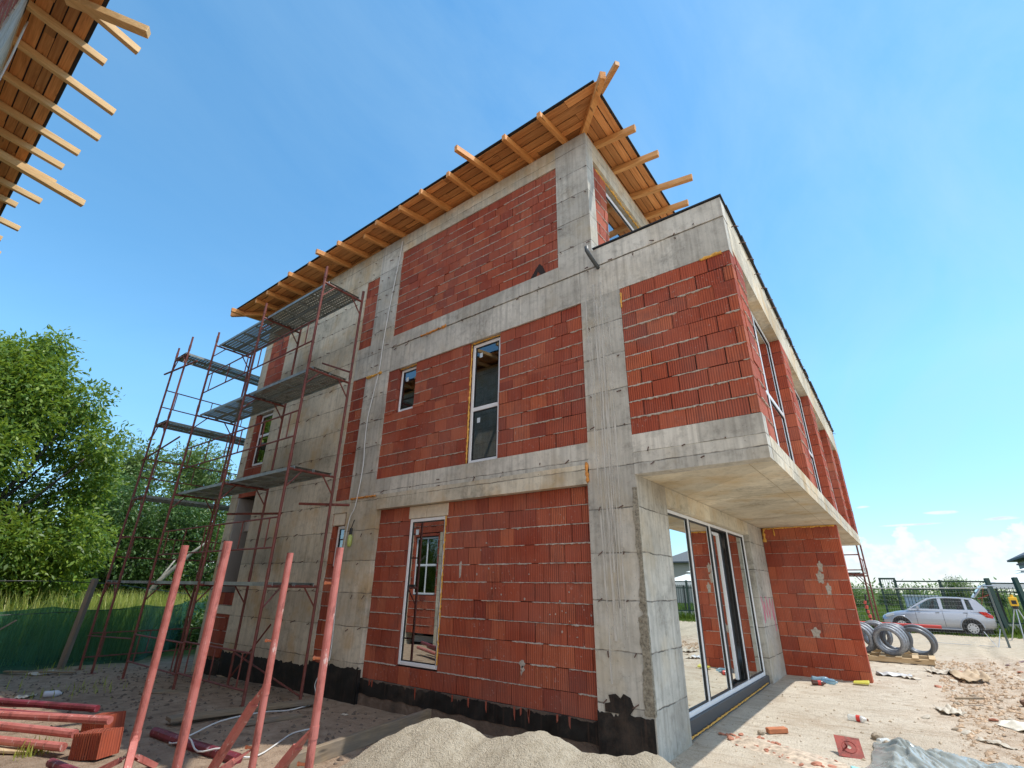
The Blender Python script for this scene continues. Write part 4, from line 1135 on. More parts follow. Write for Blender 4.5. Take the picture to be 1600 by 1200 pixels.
# ================================================================== steel props
def make_prop(loc, top, r, label, legs, pins, legtop=.62):
    p = thing('steel_prop', label, 'prop', loc, 'red shoring props standing in the foreground')
    x, y, z = loc
    m_ = MB(); m_.tube([(x, y, z + .02), (x, y, top)], r, 14); o = m_.build('tube', PROP, p, smooth=False)
    m_ = MB(); m_.tube([(x, y, top - .02), (x, y, top + .0015)], r * .82, 14); m_.build('tube_bore', BLACKP, p)  # black disc painted on the capped top as the dark inside of the tube
    m_ = MB(); m_.tube([(x, y, z + legtop - .05), (x, y, z + legtop + .03)], r * 1.12, 14); m_.build('collar', PROP, p)
    for q in pins:
        m_ = MB(); m_.tube([(x - r * .7 - .055, y - .035, q), (x, y, q)], .010, 8); m_.tube([(x - r * .7 - .06, y - .038, q), (x - r * .7 - .05, y - .032, q)], .014, 8); m_.build('pin', PINM, p)
    for a, ln, legtop in [(q + (legtop,))[:3] for q in legs]:
        d = Vector((math.cos(a), math.sin(a), 0))
        m_ = MB()
        t0 = Vector((x, y, z + legtop)) + d * r; t1 = Vector((x, y, z + .01)) + d * ln
        m_.bar(t0, t0.lerp(t1, .14), .03, .012, taper=2.2); m_.bar(t0.lerp(t1, .14), t1, .06, .05); m_.build('leg', PROP, p)
    m_ = MB(); m_.box(x - .08, x + .08, y - .08, y + .08, z, z + .02); m_.build('base_plate', PROP, p)
PINM = simple('pin_orange', (.62, .20, .09), .5)
make_prop((-4.0, -3.55, -.15), 2.0, .038, 'leftmost thick pink red steel prop, nearest the pile of lying props', [(-.35, .5, .34), (1.9, .3, .16), (4.0, .35, .16)], [], .34)
make_prop((-2.62, -3.7, -.15), 1.98, .038, 'thick pink red steel prop rising in front of the lying maroon tube', [(1.2, .35, .1), (3.3, .4, .16), (5.4, .4, .16)], [], .26)
make_prop((-2.0, -3.4, -.15), 1.875, .029, 'slimmer pink red steel prop with a long brace running down to its left', [(3.2, .8, .95), (1.0, .4, .16), (4.0, .8, .52)], [.38, 1.15], .95)
make_prop((-1.09, -3.5, -.15), 1.885, .029, 'rightmost pink red steel prop, beside the sand heap', [(3.3, .8, .80), (1.0, .35, .16), (4.6, .5, .3)], [.45, 1.1, 1.62], .80)

GP = 'props lying in the pile'
def lying(name, cat, label, pts, r, mat, group=None, n=10):
    if group == GP: pts = [(p[0] + .42, p[1] - .28, p[2]) for p in pts]
    m_ = MB(); m_.tube(pts, r, n); o = m_.build(name, mat); return tag(o, label, cat, group)
lying('steel_prop', 'prop', 'lowest front pink prop of the lying pile, its right end behind the front hollow block', [(-9., -5.0, -.06), (-5.62, -3.50, -.06)], .042, PROP, GP)
lying('steel_prop', 'prop', 'second pink prop of the lying pile, above the lowest front one', [(-9.1, -4.9, .05), (-5.66, -3.42, .04)], .042, PROP, GP)
lying('steel_prop', 'prop', 'pink prop slanting over the lying pile and passing above the front hollow block', [(-9., -4.78, .06), (-5.60, -3.14, .13)], .042, PROP, GP)
lying('steel_prop', 'prop', 'maroon prop with lime spatter in the middle of the lying pile', [(-9.2, -4.55, .02), (-6.52, -3.14, .02)], .044, MAROON, GP)
lying('steel_prop', 'prop', 'topmost maroon prop at the back of the lying pile', [(-9.3, -4.4, .12), (-6.5, -3.02, .11)], .04, MAROON, GP)
lying('steel_prop', 'prop', 'back pink prop of the lying pile, half in sunlight', [(-9.4, -4.35, .0), (-6.5, -2.98, -.02)], .04, PROP, GP)
lying('steel_prop', 'prop', 'dark tube lying on the soil behind the pile of props', [(-10.5, -4.4, -.17), (-8.0, -3.05, -.17)], .04, MAROON)
lying('steel_prop', 'prop', 'maroon tube lying on the soil between the two thick standing props', [(-5.36, -2.85, -.11), (-4.35, -2.78, -.11), (-3.55, -2.69, -.11)], .055, MAROON)
lying('steel_prop', 'prop', 'short dark tube lying below the front hollow block', [(-4.85, -3.95, -.1), (-4.2, -3.86, -.1)], .04, MAROON)

def hollow_block(label, c, rz, tilt, mat=BLOCK, smooth_face=False):
    """perforated clay block: shell with a grid of cells open at the top, ribs down its faces"""
    L_, W_, H_ = .37, .24, .24
    m_ = MB(); t_ = .012
    nx_, ny_ = 7, 4
    for i in range(nx_ + 1):
        x = -L_ / 2 + (L_ - t_) * i / nx_; m_.box(x, x + t_, -W_ / 2, W_ / 2, 0, H_)
    for j in range(ny_ + 1):
        y = -W_ / 2 + (W_ - t_) * j / ny_; m_.box(-L_ / 2 + .001, L_ / 2 - .001, y + .0005, y + t_ - .0005, .001, H_ - .001)
    for i in range(11):
        x = -L_ / 2 + .012 + i * .0345; m_.box(x, x + .02, -W_ / 2 - .006, -W_ / 2 + .002, .002, H_ - .002)
        m_.box(x, x + .02, W_ / 2 - .002, W_ / 2 + .006, .002, H_ - .002)
    o = m_.build('hollow_block', mat)
    o.location = c; o.rotation_euler = (tilt[0], tilt[1], rz)
    return tag(o, label, 'block')
hollow_block('ribbed red hollow block in front of the lying prop ends', (-4.95, -3.56, -.15), .42, (.0, -.1))
hollow_block('smoother orange red hollow block at the back of the lying prop ends', (-5.88, -3.24, -.17), .35, (.05, -.12), BLOCK_SMOOTH)

# planks on the soil
def plank(label, p0, p1, w_, h_, mat=PLANK):
    m_ = MB(); m_.bar(p0, p1, w_, h_); o = m_.build('plank', mat); bevel(o, .006); return tag(o, label, 'plank')
plank('long grey brown plank lying between the thick prop and the scaffold foot', (-5.72, -2.58, -.07), (-5.5, -.55, -.12), .22, .05)
plank('short dark plank end beside the long plank', (-4.95, -1.95, -.115), (-4.9, -1.15, -.14), .13, .04)
plank('plank leaning low against the wall foot behind the sand heap', (-2.93, -2.5, -.09), (-3.2, -.25, -.05), .07, .16)
plank('small board flat on the soil under the middle scaffold foot', (-8.6, -1.9, -.165), (-8.0, -1.35, -.165), .3, .02)
plank('pale lath lying by the foot of the net', (-13.5, -2.9, -.22), (-12.4, -1.95, -.23), .10, .03)
plank('thin stake leaning on the green net at the left edge', (-14.0, -4.1, -.2), (-13.55, -3.0, .78), .05, .03, POSTW)
plank('yellowish lath at the very bottom left corner', (-6.4, -4.5, -.12), (-5.6, -3.95, -.13), .12, .03, PALW)

# cables
m_ = MB()
pts = [(-5.95, -.16, .32), (-5.98, -.2, .18), (-6.05, -.22, .02), (-5.95, -.25, -.1), (-5.6, -.5, -.17), (-5.4, -.85, -.15), (-5.38, -1.1, -.15), (-5.23, -1.59, -.08), (-5.07, -2.2, -.06), (-4.84, -2.65, -.10), (-4.88, -2.80, -.12), (-4.80, -2.88, -.13), (-4.63, -2.87, -.10), (-4.51, -2.80, -.05), (-4.11, -2.86, -.1), (-3.84, -2.74, -.05), (-3.64, -2.60, -.12), (-3.6, -2.43, -.13), (-3.91, -2.03, -.14), (-4.14, -1.72, -.14), (-4.16, -1.43, -.14)]
def smooth_pts(pts, n=4):
    pts = [Vector(p) for p in pts]; out = []
    for i in range(len(pts) - 1):
        p0, p1, p2, p3 = pts[max(0, i - 1)], pts[i], pts[i + 1], pts[min(len(pts) - 1, i + 2)]
        for j in range(n):
            t_ = j / n
            out.append(.5 * ((2 * p1) + (p2 - p0) * t_ + (2 * p0 - 5 * p1 + 4 * p2 - p3) * t_ ** 2 + (3 * p1 - p0 - 3 * p2 + p3) * t_ ** 3))
    return out + [pts[-1]]
m_.tube(smooth_pts(pts), .0095, 6)
tag(m_.build('electric_cable', CABLE, smooth=True), 'white cable looping over the brown soil between the props', 'cable')
m_ = MB(); m_.tube(smooth_pts([(-5.40, -.03, 9.3), (-5.43, -.03, 8.87), (-5.56, -.028, 7.7), (-5.64, -.03, 6.69), (-5.66, -.028, 6.0), (-5.74, -.03, 5.48), (-5.84, -.03, 4.9), (-5.83, -.03, 4.35), (-5.78, -.03, 3.8), (-5.86, -.03, 3.05), (-6.0, -.03, 2.76), (-6.06, -.03, 1.8), (-6.0, -.03, .6), (-5.97, -.06, .36)]), .010, 6)
tag(m_.build('electric_cable', CABLE, smooth=True), 'thin white cable running down the middle concrete column from the eaves', 'cable')
lt = thing('work_lamp', 'small yellow green lamp hanging on the middle column by the small window', 'lamp', (-5.86, -.05, 2.35))
m_ = MB(); m_.tube([(-5.86, -.05, 2.50), (-5.86, -.05, 2.62)], .03, 8); m_.tube([(-5.86, -.05, 2.62), (-5.84, -.02, 2.78)], .008, 5); m_.build('holder', BLACKP, lt)
m_ = MB(); m_.tube([(-5.86, -.05, 2.28), (-5.86, -.05, 2.34), (-5.86, -.05, 2.46), (-5.86, -.05, 2.50)], [.03, .045, .045, .03], 10); m_.build('glass_body', plastic('lamp_green', (.55, .62, .20), .3), lt, smooth=True)

# ================================================================== sand heap
def heap(name, label, cx, cy, bumps, ext, mat, res=.035, cat='sand heap', base=-.2, rough=.02):
    x0, x1, y0, y1 = ext; nx_ = int((x1 - x0) / res); ny_ = int((y1 - y0) / res)
    m_ = MB(); W = nx_ + 1
    for j in range(ny_ + 1):
        for i in range(W):
            x = x0 + (x1 - x0) * i / nx_; y = y0 + (y1 - y0) * j / ny_
            h = 0
            for bx_, by_, bh, rx, ry in bumps:
                d = math.hypot((x - bx_) / rx, (y - by_) / ry)
                h = max(h, bh * max(0, 1 - d) ** .9 - .0) if False else h + bh * math.exp(-d * d * 1.6)
            nz = mnoise.noise(Vector((x * 3, y * 3, 1))) * .045 + mnoise.noise(Vector((x * 9, y * 9, 2))) * .02 + mnoise.noise(Vector((x * 26, y * 26, 4))) * rough * .6
            m_.v.append((x, y, base + h + nz * min(1, h * 4)))
    m_.f = [(j * W + i, j * W + i + 1, (j + 1) * W + i + 1, (j + 1) * W + i) for j in range(ny_) for i in range(nx_)]
    m_.m = [0] * len(m_.f)
    return tag(m_.build(name, mat, smooth=True, fix=False), label, cat)
prof_x = [-2.3, -1.9, -1.4, -.93, -.68, -.40, -.13, .06, .25, .45, .65, .88, 1.1, 1.25, 1.5, 1.9, 2.4, 2.8]
prof_h = [.0, .14, .41, .68, .84, .98, 1.055, 1.03, 1.0, 1.03, 1.065, 1.035, 1.04, 1.075, 1.06, .85, .35, .0]
m_ = MB(); res = .028; nx_, ny_ = int(5.1 / res), int(3.9 / res); W = nx_ + 1
for j in range(ny_ + 1):
    y = -5.1 + 3.9 * j / ny_
    for i in range(W):
        x = -2.3 + 5.1 * i / nx_
        q = y + 3.2 + .10 * mnoise.noise(Vector((x * 1.3, 0, 3)))
        fall = math.exp(-abs(q / (.80 if q > 0 else 1.15)) ** 1.5)
        hgt_ = float(np.interp(x, prof_x, prof_h)) * fall
        nz = mnoise.noise(Vector((x * 2.2, y * 2.2, 1))) * .05 + mnoise.noise(Vector((x * 6, y * 6, 2))) * .028 + mnoise.noise(Vector((x * 17, y * 17, 4))) * .014 + mnoise.noise(Vector((x * 40, y * 40, 4))) * .006
        m_.v.append((x, y, -.235 + hgt_ + nz * min(1, hgt_ * 4)))
m_.f = [(j * W + i, j * W + i + 1, (j + 1) * W + i + 1, (j + 1) * W + i) for j in range(ny_) for i in range(nx_)]; m_.m = [0] * len(m_.f)
tag(m_.build('sand_heap', SAND, smooth=True, fix=False), 'broad pale heap of coarse sand at the bottom of the picture before the wall', 'sand heap')

# ================================================================== litter and rubble on the terrace side
rn = random.Random(21)
def lump(name, c, s, mat, seed, flat=.6, label=None, cat=None, group=None, rz=0.):
    r_ = random.Random(seed); bm = bmesh.new(); bmesh.ops.create_icosphere(bm, subdivisions=2, radius=1)
    for v in bm.verts:
        k_ = 1 + .35 * mnoise.noise(v.co * 1.3 + Vector((seed, 0, 0)))
        v.co = Vector((round(v.co.x * 2.2) / 2.2 * .5 + v.co.x * .5, v.co.y, v.co.z * flat)) * k_ * s
    me = bpy.data.meshes.new(name); bm.to_mesh(me); bm.free(); me.materials.append(mat)
    o = bpy.data.objects.new(name, me); COL.objects.link(o); o.location = c; o.rotation_euler = (r_.uniform(-.3, .3), r_.uniform(-.3, .3), r_.uniform(0, 6))
    return tag(o, label, cat, group)
def gp(x, y, dz=0): return (x, y, gz(x, y) + dz)
protos = []
for i in range(5):
    a = rn.uniform(.02, .035)
    protos.append((lump('brick_crumb', gp(.5, 1.5), a, CRUMB, 50 + i, .55), a))
used = [0] * 5
for i in range(84):
    q = rn.random(); x = .25 + 1.25 * q + rn.gauss(0, .06); y = 1.72 - .55 * q + rn.gauss(0, .13)
    kx = i % 5
    o = protos[kx][0] if not used[kx] else protos[kx][0].copy()
    if used[kx]: COL.objects.link(o)
    used[kx] = 1
    s = rn.choice([.5, .7, .9, 1.1, 1.5]); o.scale = (s * rn.uniform(.8, 1.6), s, s * rn.uniform(.6, 1))
    o.location = gp(x, y, .008); o.rotation_euler = (rn.uniform(-.4, .4), rn.uniform(-.4, .4), rn.uniform(0, 6))
    tag(o, 'small broken crumb of red brick in the rubble strip before the door', 'brick crumb', 'brick crumbs in the rubble strip')
heap('mortar_debris', 'low strip of whitish mortar debris and dust before the sliding door', 0, 0,
     [(.55, 1.62, .05, .28, .22), (.9, 1.45, .05, .3, .2), (1.2, 1.3, .04, .3, .2)], (.1, 1.7, 1.0, 2.1), simple('mortar_dust', (.47, .38, .29), .95, nscale=16, var=.45, bumpk=.8), res=.02, cat='debris', base=-.125)
def stuff_stones(name, n, fn, mat, smin, smax, label=None, seed=1):
    r_ = np.random.default_rng(seed); V = []
    base = np.array([(1, 0, 0), (-1, 0, 0), (0, 1, 0), (0, -1, 0), (0, 0, .7), (0, 0, -.7)], float)
    F_ = [(0, 2, 4), (2, 1, 4), (1, 3, 4), (3, 0, 4), (2, 0, 5), (1, 2, 5), (3, 1, 5), (0, 3, 5)]
    for i in range(n):
        x, y = fn(r_)
        s = smin + (smax - smin) * r_.random() ** 3
        P_ = base * s * r_.uniform(.6, 1.3, (6, 3))
        a = r_.uniform(0, 6.28); ca, sa = math.cos(a), math.sin(a)
        P_ = P_ @ np.array([[ca, -sa, 0], [sa, ca, 0], [0, 0, 1]]) + np.array([x, y, gz(x, y) + s * .15])
        for f in F_: V += [P_[f[0]], P_[f[1]], P_[f[2]]]
    o = np_mesh(name, np.array(V), 3, mat); return tag(o, label, kind='stuff')
stuff_stones('gravel', 2200, lambda r_: (r_.uniform(.1, 7), r_.uniform(-.5, 14)), simple('pale_gravel', (.44, .35, .25), .95, nscale=9, var=.4), .003, .028, 'small stones and clods strewn over the pale ground', 3)
stuff_stones('earth_clods', 3200, lambda r_: (2.3 + .06 * 5 + abs(r_.normal(0, 1.1)), r_.uniform(1.5, 12)), simple('clod', (.46, .33, .22), .95, nscale=9, var=.35), .006, .05, 'brown clods of the loose earth bank', 4)
stuff_stones('soil_crumbs', 2400, lambda r_: (r_.uniform(-13, -.8), r_.uniform(-3.6, -.1)), simple('soil_crumb', (.14, .105, .08), .95, nscale=9, var=.4), .005, .04, 'crumbs and twigs on the shaded soil', 6)

def bottle(label, c, rz, L_, r, mat, band=None, cap=None, cat='bottle', crush=.0):
    b = thing('bottle', label, cat, c, rz=rz); off = Vector(c)
    prof = [(0, .6), (.03, .95), (.1, 1), (.3, .92 - crush), (.5, 1 - crush * .5), (.68, 1), (.8, .75), (.88, .36), (.97, .34)]
    m_ = MB(); m_.tube([off + Vector((q * L_ - L_ / 2, 0, r * .9)) for q, _ in prof], [r * s for _, s in prof], 10); m_.build('body', mat, b, smooth=True)
    if band: m_ = MB(); m_.tube([off + Vector((-.06 * L_, 0, r * .9)), off + Vector((.14 * L_, 0, r * .9))], r * 1.015, 10, cap=False); m_.build('label_band', band, b, smooth=True)
    if cap: m_ = MB(); m_.tube([off + Vector((.455 * L_, 0, r * .9)), off + Vector((.51 * L_, 0, r * .9))], r * .4, 8); m_.build('cap', cap, b)
    return b
bottle('crumpled blue plastic bottle on the terrace at the wing wall foot', gp(.72, 6.75), .3, .36, .055, BLUEPL, crush=.2)
bottle('second blue plastic bottle touching the crumpled one', gp(.88, 6.62), -.5, .30, .05, BLUEPL, crush=.1)
bottle('brown glass bottle lying before the blue ones', gp(.73, 6.25), .2, .25, .045, BROWNPL, band=REDL)
bottle('clear plastic bottle with a red label on the open terrace', gp(1.52, 3.6), -.2, .25, .042, CLEARPL, band=REDL, cap=simple('brown_cap', (.2, .1, .05), .5))
bottle('clear crushed bottle beside the stones near the red plate', gp(1.86, 2.55), .9, .2, .035, CLEARPL)
bottle('white bottle standing out on the dark soil at the left', gp(-9.45, -2.95), 1.2, .26, .05, simple('white_bottle', (.6, .62, .66), .4), cap=BLACKP)
m_ = MB(); m_.hexa([(1.24, 6.8, -.03), (1.5, 6.83, -.03), (1.5, 7.0, -.02), (1.24, 6.98, -.02), (1.24, 6.8, -.0), (1.5, 6.83, .01), (1.5, 7.0, .03), (1.24, 6.98, .0)]); bevel(tag(m_.build('wrapper', YELPL), 'yellow plastic wrapper by the free end of the wing wall', 'wrapper'), .01)

def sheet(name, label, cat, c, w_, d_, rz, mat, amp=.05, res=14, seed=1, lift=.01, ragged=.1, thick=.006):
    r_ = random.Random(seed); m_ = MB(); ca, sa = math.cos(rz), math.sin(rz)
    for j in range(res + 1):
        for i in range(res + 1):
            u, v = i / res - .5, j / res - .5
            e = 1 + ragged * mnoise.noise(Vector((u * 5 + seed, v * 5, 0)))
            x, y = u * w_ * e, v * d_ * e
            X, Y = c[0] + x * ca - y * sa, c[1] + x * sa + y * ca
            m_.v.append((X, Y, gz(X, Y) + lift + amp * abs(mnoise.noise(Vector((u * 3.1 + seed, v * 2.3, seed)))) * 1.6))
    m_.f = [(j * (res + 1) + i, j * (res + 1) + i + 1, (j + 1) * (res + 1) + i + 1, (j + 1) * (res + 1) + i) for j in range(res) for i in range(res)]; m_.m = [0] * len(m_.f)
    o = m_.build(name, mat, smooth=True, fix=False); so_ = o.modifiers.new('thick', 'SOLIDIFY'); so_.thickness = thick
    return tag(o, label, cat)
sheet('cardboard_sheet', 'bent piece of brown cardboard on the loose earth before the pallet', 'cardboard', (3.1, 9.0), .5, 1.3, .1, CARD, .12, seed=3, lift=.04, ragged=.05)
sheet('paper_scrap', 'torn pale paper on the edge of the packed sand', 'paper', (2.6, 5.1), .28, .5, .2, PAPER, .07, seed=5, lift=.02)
sheet('rag', 'cream cloth rag at the right edge of the picture', 'rag', (3.35, 4.45), .5, .4, -.5, RAG, .06, seed=6)
sheet('rag', 'white rag in the litter between pallet and cardboard', 'rag', (2.68, 9.6), .45, .5, .3, PAPER, .10, seed=7)
sheet('plastic_scrap', 'grey white plastic scrap near the wing wall end', 'plastic scrap', (1.85, 8.5), .6, .3, .2, simple('scrap_plastic', (.5, .5, .5), .4, nscale=8, var=.4), .09, seed=8)
sheet('plastic_scrap', 'small white plastic scrap beside the grey one', 'plastic scrap', (2.15, 8.35), .3, .2, -.3, PAPER, .05, seed=9)
sheet('plastic_scrap', 'white plastic strip above the right end of the grey sheet', 'plastic scrap', (2.95, 3.3), .4, .1, -.7, PAPER, .03, seed=10)
sheet('plastic_scrap', 'small cyan plastic scrap at the bottom edge left of the grey sheet', 'plastic scrap', (1.68, 1.28), .16, .1, .2, CYANP, .02, seed=11)
sheet('paper_scrap', 'white scrap lying in shade near the foot of the green net', 'paper', (-13.0, -2.35), .3, .5, .2, PAPER, .05, seed=12)
sheet('paper_scrap', 'white rag on the soil left of the white bottle', 'paper', (-9.75, -3.25), .22, .3, .9, PAPER, .05, seed=13)
sheet('paper_scrap', 'tiny white scrap by the black foot of the middle column', 'paper', (-4.62, -.6), .08, .08, .2, PAPER, .02, seed=14)
for i in range(46):
    x = 1.9 + rn.random() * 2.2; y = 2.4 + rn.random() * 8.5; a = rn.uniform(.02, .07)
    o = lump('rubble_chip', gp(x + y * .06, y, a * .2), a, [PAPER, STONE, CRUMB, STONE, PAPER][i % 5], 300 + i, .35)
    tag(o, 'flat chip of rubble half buried in the loose earth at the right', 'rubble', 'rubble chips on the loose earth')
plank('weathered stick on the loose earth beside the paper', (2.72, 5.85, .03), (3.1, 6.1, .04), .04, .03)
lump('stone', gp(2.72, 5.82, .02), .05, STONE, 77, .7, 'brown stone at the end of the weathered stick', 'stone')
lump('stone', gp(1.78, 2.72, .03), .07, STONE, 78, .7, 'larger grey brown stone above the grey sheet', 'stone')
lump('stone', gp(1.88, 2.5, .02), .05, STONE, 79, .7, 'smaller stone touching the clear crushed bottle', 'stone')
lump('stone', gp(3.62, 6.2, .03), .09, simple('dark_stone', (.16, .09, .06), .9), 80, .8, 'dark brown clod at the right edge', 'stone')
m_ = MB(); m_.bar(gp(.62, 2.14, .035), gp(.82, 2.3, .035), .10, .06); o = bevel(tag(m_.build('brick_piece', simple('brick_piece', (.46, .17, .08), .9, nscale=12, var=.2)), 'flat orange brick piece lying on top of the rubble strip', 'brick'), .008)
lump('stone', gp(.56, 2.05, .02), .045, STONE, 81, .7, 'grey stone at the left end of the orange brick piece', 'stone')
# tilted red plate
pl = thing('base_plate', 'square rusty red steel plate with a round hole, tilted in the rubble', 'steel plate', gp(1.56, 1.78))
c0 = Vector(gp(1.56, 1.78, .085)); ux = Vector((.97, .2, -.05)).normalized(); vy = Vector((-.16, .72, .62)).normalized(); nn = ux.cross(vy)
if nn.z < 0: nn = -nn
m_ = MB(); hs = .125
ring = [c0 + ux * .022 * math.cos(a) + vy * .022 * math.sin(a) for a in [i * math.pi / 8 for i in range(16)]]
sq = []
for i in range(16):
    a = i * math.pi / 8; cx, sy_ = math.cos(a), math.sin(a); k_ = hs / max(abs(cx), abs(sy_)); sq.append(c0 + ux * cx * k_ + vy * sy_ * k_)
vs = sq + ring + [p - nn * .008 for p in sq] + [p - nn * .008 for p in ring]
fs = []
for i in range(16):
    j = (i + 1) % 16
    fs += [(i, j, 16 + j, 16 + i), (32 + j, 32 + i, 48 + i, 48 + j), (i, 32 + i, 32 + j, j), (16 + i, 16 + j, 48 + j, 48 + i)]
m_.add(vs, fs); m_.build('plate', REDP, pl)
m_ = MB(); m_.torus(c0 + nn * .001, nn, .07, .0045, 24, 6); m_.build('weld_ring', REDP, pl)
m_ = MB(); m_.tube([c0 + nn * .0 + ux * -.02, c0 + nn * .05 + ux * -.04], .009, 6); m_.build('pin', REDP, pl)
# crumpled grey plastic sheet in front
m_ = MB(); nx_, ny_ = 110, 60
for j in range(ny_ + 1):
    for i in range(nx_ + 1):
        u, v = i / nx_, j / ny_
        top = .30 * (1 - .55 * u)
        x = 1.76 + 1.55 * u + .10 * mnoise.noise(Vector((v * 3, u * 4, 2)))
        y = 2.50 - 1.3 * v - .35 * u + .16 * mnoise.noise(Vector((u * 5, v * 2, 7)))
        prof = math.sin(min(1, v * 2.4) * math.pi / 2) * (1 - .35 * v)
        f1 = abs(mnoise.noise(Vector((u * 7 - v * 3.5, v * 1.6, 3))))
        f2 = (1 - abs(mnoise.noise(Vector((u * 13 - v * 8, v * 3, 8)))) * 2.2) ** 3 * .8; f3 = abs(mnoise.noise(Vector((u * 34 - v * 14, v * 9, 5))))
        edge = min(1, u * 8, (1 - u) * 8)
        m_.v.append((x, y, gz(x, y) + .012 + edge * prof * (top * .42 + .12 * (f1 - .2) + .06 * f2 + .05 * f3)))
m_.f = [(j * (nx_ + 1) + i, j * (nx_ + 1) + i + 1, (j + 1) * (nx_ + 1) + i + 1, (j + 1) * (nx_ + 1) + i) for j in range(ny_) for i in range(nx_)]; m_.m = [0] * len(m_.f)
o = tag(m_.build('plastic_sheet', TARP, smooth=True, fix=False), 'crumpled shiny grey plastic sheet at the bottom right corner', 'plastic sheet'); o.modifiers.new('thick', 'SOLIDIFY').thickness = .004
# ================================================================== pallet with coils of pipe
PZ = gz(1.9, 11.8)
pa = thing('pallet', 'weathered timber pallet carrying the coils of grey pipe', 'pallet', (1.75, 11.9, PZ))
for i in range(3):
    m_ = MB(); yy = 10.75 + i * 1.0; m_.box(.2, 2.62, yy, yy + .1, PZ + .0, PZ + .11); bevel(m_.build('bearer', PALW, pa), .006)
for i in range(8):
    m_ = MB(); xx = .22 + i * .33; m_.box(xx, xx + .13 , 10.72, 12.9, PZ + .111, PZ + .135); bevel(m_.build('slat', PALW, pa), .004)
def coil(label, c, axis, R0, turns, r, mat):
    m_ = MB(); ax = Vector(axis).normalized()
    for k_ in range(turns):
        m_.torus(Vector(c) + ax * (k_ - (turns - 1) / 2) * r * 1.9 + Vector((0, 0, .0)), axis, R0 + (k_ % 2) * r * .5, r, 40, 10)
    o = m_.build('pipe_coil', mat, smooth=True); return tag(o, label, 'pipe coil', 'coils of pipe on the pallet')
PB = PZ + .14
coil('front standing coil of grey pipe, nearest the camera', (1.84, 11.15, PB + .34), (.25, 1, .18), .29, 4, .050, HOSE)
coil('grey pipe coil half hidden by the edge of the wing wall', (1.20, 11.35, PB + .34), (.35, 1, .12), .29, 4, .050, HOSE)
coil('dark pipe coil leaning behind the front one', (1.95, 11.85, PB + .34), (-.2, 1, .1), .29, 3, .050, DKHOSE)
coil('single large dark coil leaning outward at the right end of the pallet', (2.40, 11.9, PB + .30), (.30, 1, .45), .32, 2, .055, DKHOSE)
coil('grey coil at the back of the pallet by the red bar', (1.5, 12.4, PB + .36), (.1, 1, .1), .30, 3, .050, HOSE)
lying('steel_bar', 'bar', 'long red steel bar lying level above the pipe coils', [(-.4, 12.95, .80), (3.0, 13.0, .76)], .045, simple('bar_red', (.50, .05, .04), .5))
m_ = MB(); m_.box(2.2, 2.26, 12.95, 13.05, -.05, .72); m_.box(.1, .16, 12.9, 13.0, -.05, .74)
# trestle legs carry the bar
tt = thing('trestle', 'low trestle legs under the red bar behind the pallet', 'trestle', (1.2, 13, 0)); m_.build('leg', POSTW, tt)
m_ = MB(); m_.bar((4.0, 12.0, .0), (4.7, 13.5, .06), .07, .07); m_.bar((4.0, 12.0, .0), (5.2, 11.6, .02), .07, .07)
tag(m_.build('angle_frame', simple('brown_angle', (.14, .06, .05), .6)), 'brown steel corner piece lying at the right edge of the picture', 'steel frame')

# striped barrier stake
bs = thing('barrier_stake', 'leaning stake wrapped in red and white tape before the car bonnet', 'stake', (1.15, 17.2, 0))
m_ = MB(); m_.tube([(1.35, 17.2, -.02), (1.12, 17.2, 1.0), (1.2, 17.25, 1.55)], .03, 7); m_.build('post', simple('stake_dark', (.05, .04, .04), .8), bs)
m_ = MB()
for i in range(5):
    z = .62 + i * .15; m_.tube([(1.205 - i * .022, 17.19, z), (1.19 - i * .01, 17.18, z + .10)], .055 if i % 2 else .045, 7)
m_.build('warning_tape', simple('tape_red', (.62, .10, .07), .6), bs)

# mesh fence panel between road and terrace
mf = thing('mesh_panel', 'free standing wire mesh fence panel with a thick end post, before the car', 'fence panel', (2.7, 18, 0))
m_ = MB(); m_.bar((4.70, 17.9, -.03), (4.66, 18.05, 1.80), .05, .05); m_.build('post', simple('grey_green_post', (.10, .12, .11), .5), mf)
m_ = MB(); m_.tube([(.3, 18.05, 1.74), (4.66, 18.05, 1.80)], .017, 6); m_.build('top_rail', GREYM, mf)
m_ = MB(); m_.tube([(4.40, 17.6, .0), (4.62, 17.95, .55)], .012, 5); m_.tube([(4.40, 17.6, .0), (4.2, 18.05, .45)], .010, 5); m_.tube([(2.6, 18., .05), (4.70, 17.95, .02)], .008, 5); m_.build('brace', GREYM, mf)
m_ = MB()
for i in range(60): m_.tube([(.4 + i * .071, 18.05, .08), (.4 + i * .071, 18.05, 1.74)], .0011, 3, cap=False)
for i in range(12): m_.tube([(.3, 18.05, .1 + i * .14), (4.66, 18.05, .1 + i * .14)], .0011, 3, cap=False)
m_.build('wire_mesh', GREYM, mf, fix=False)

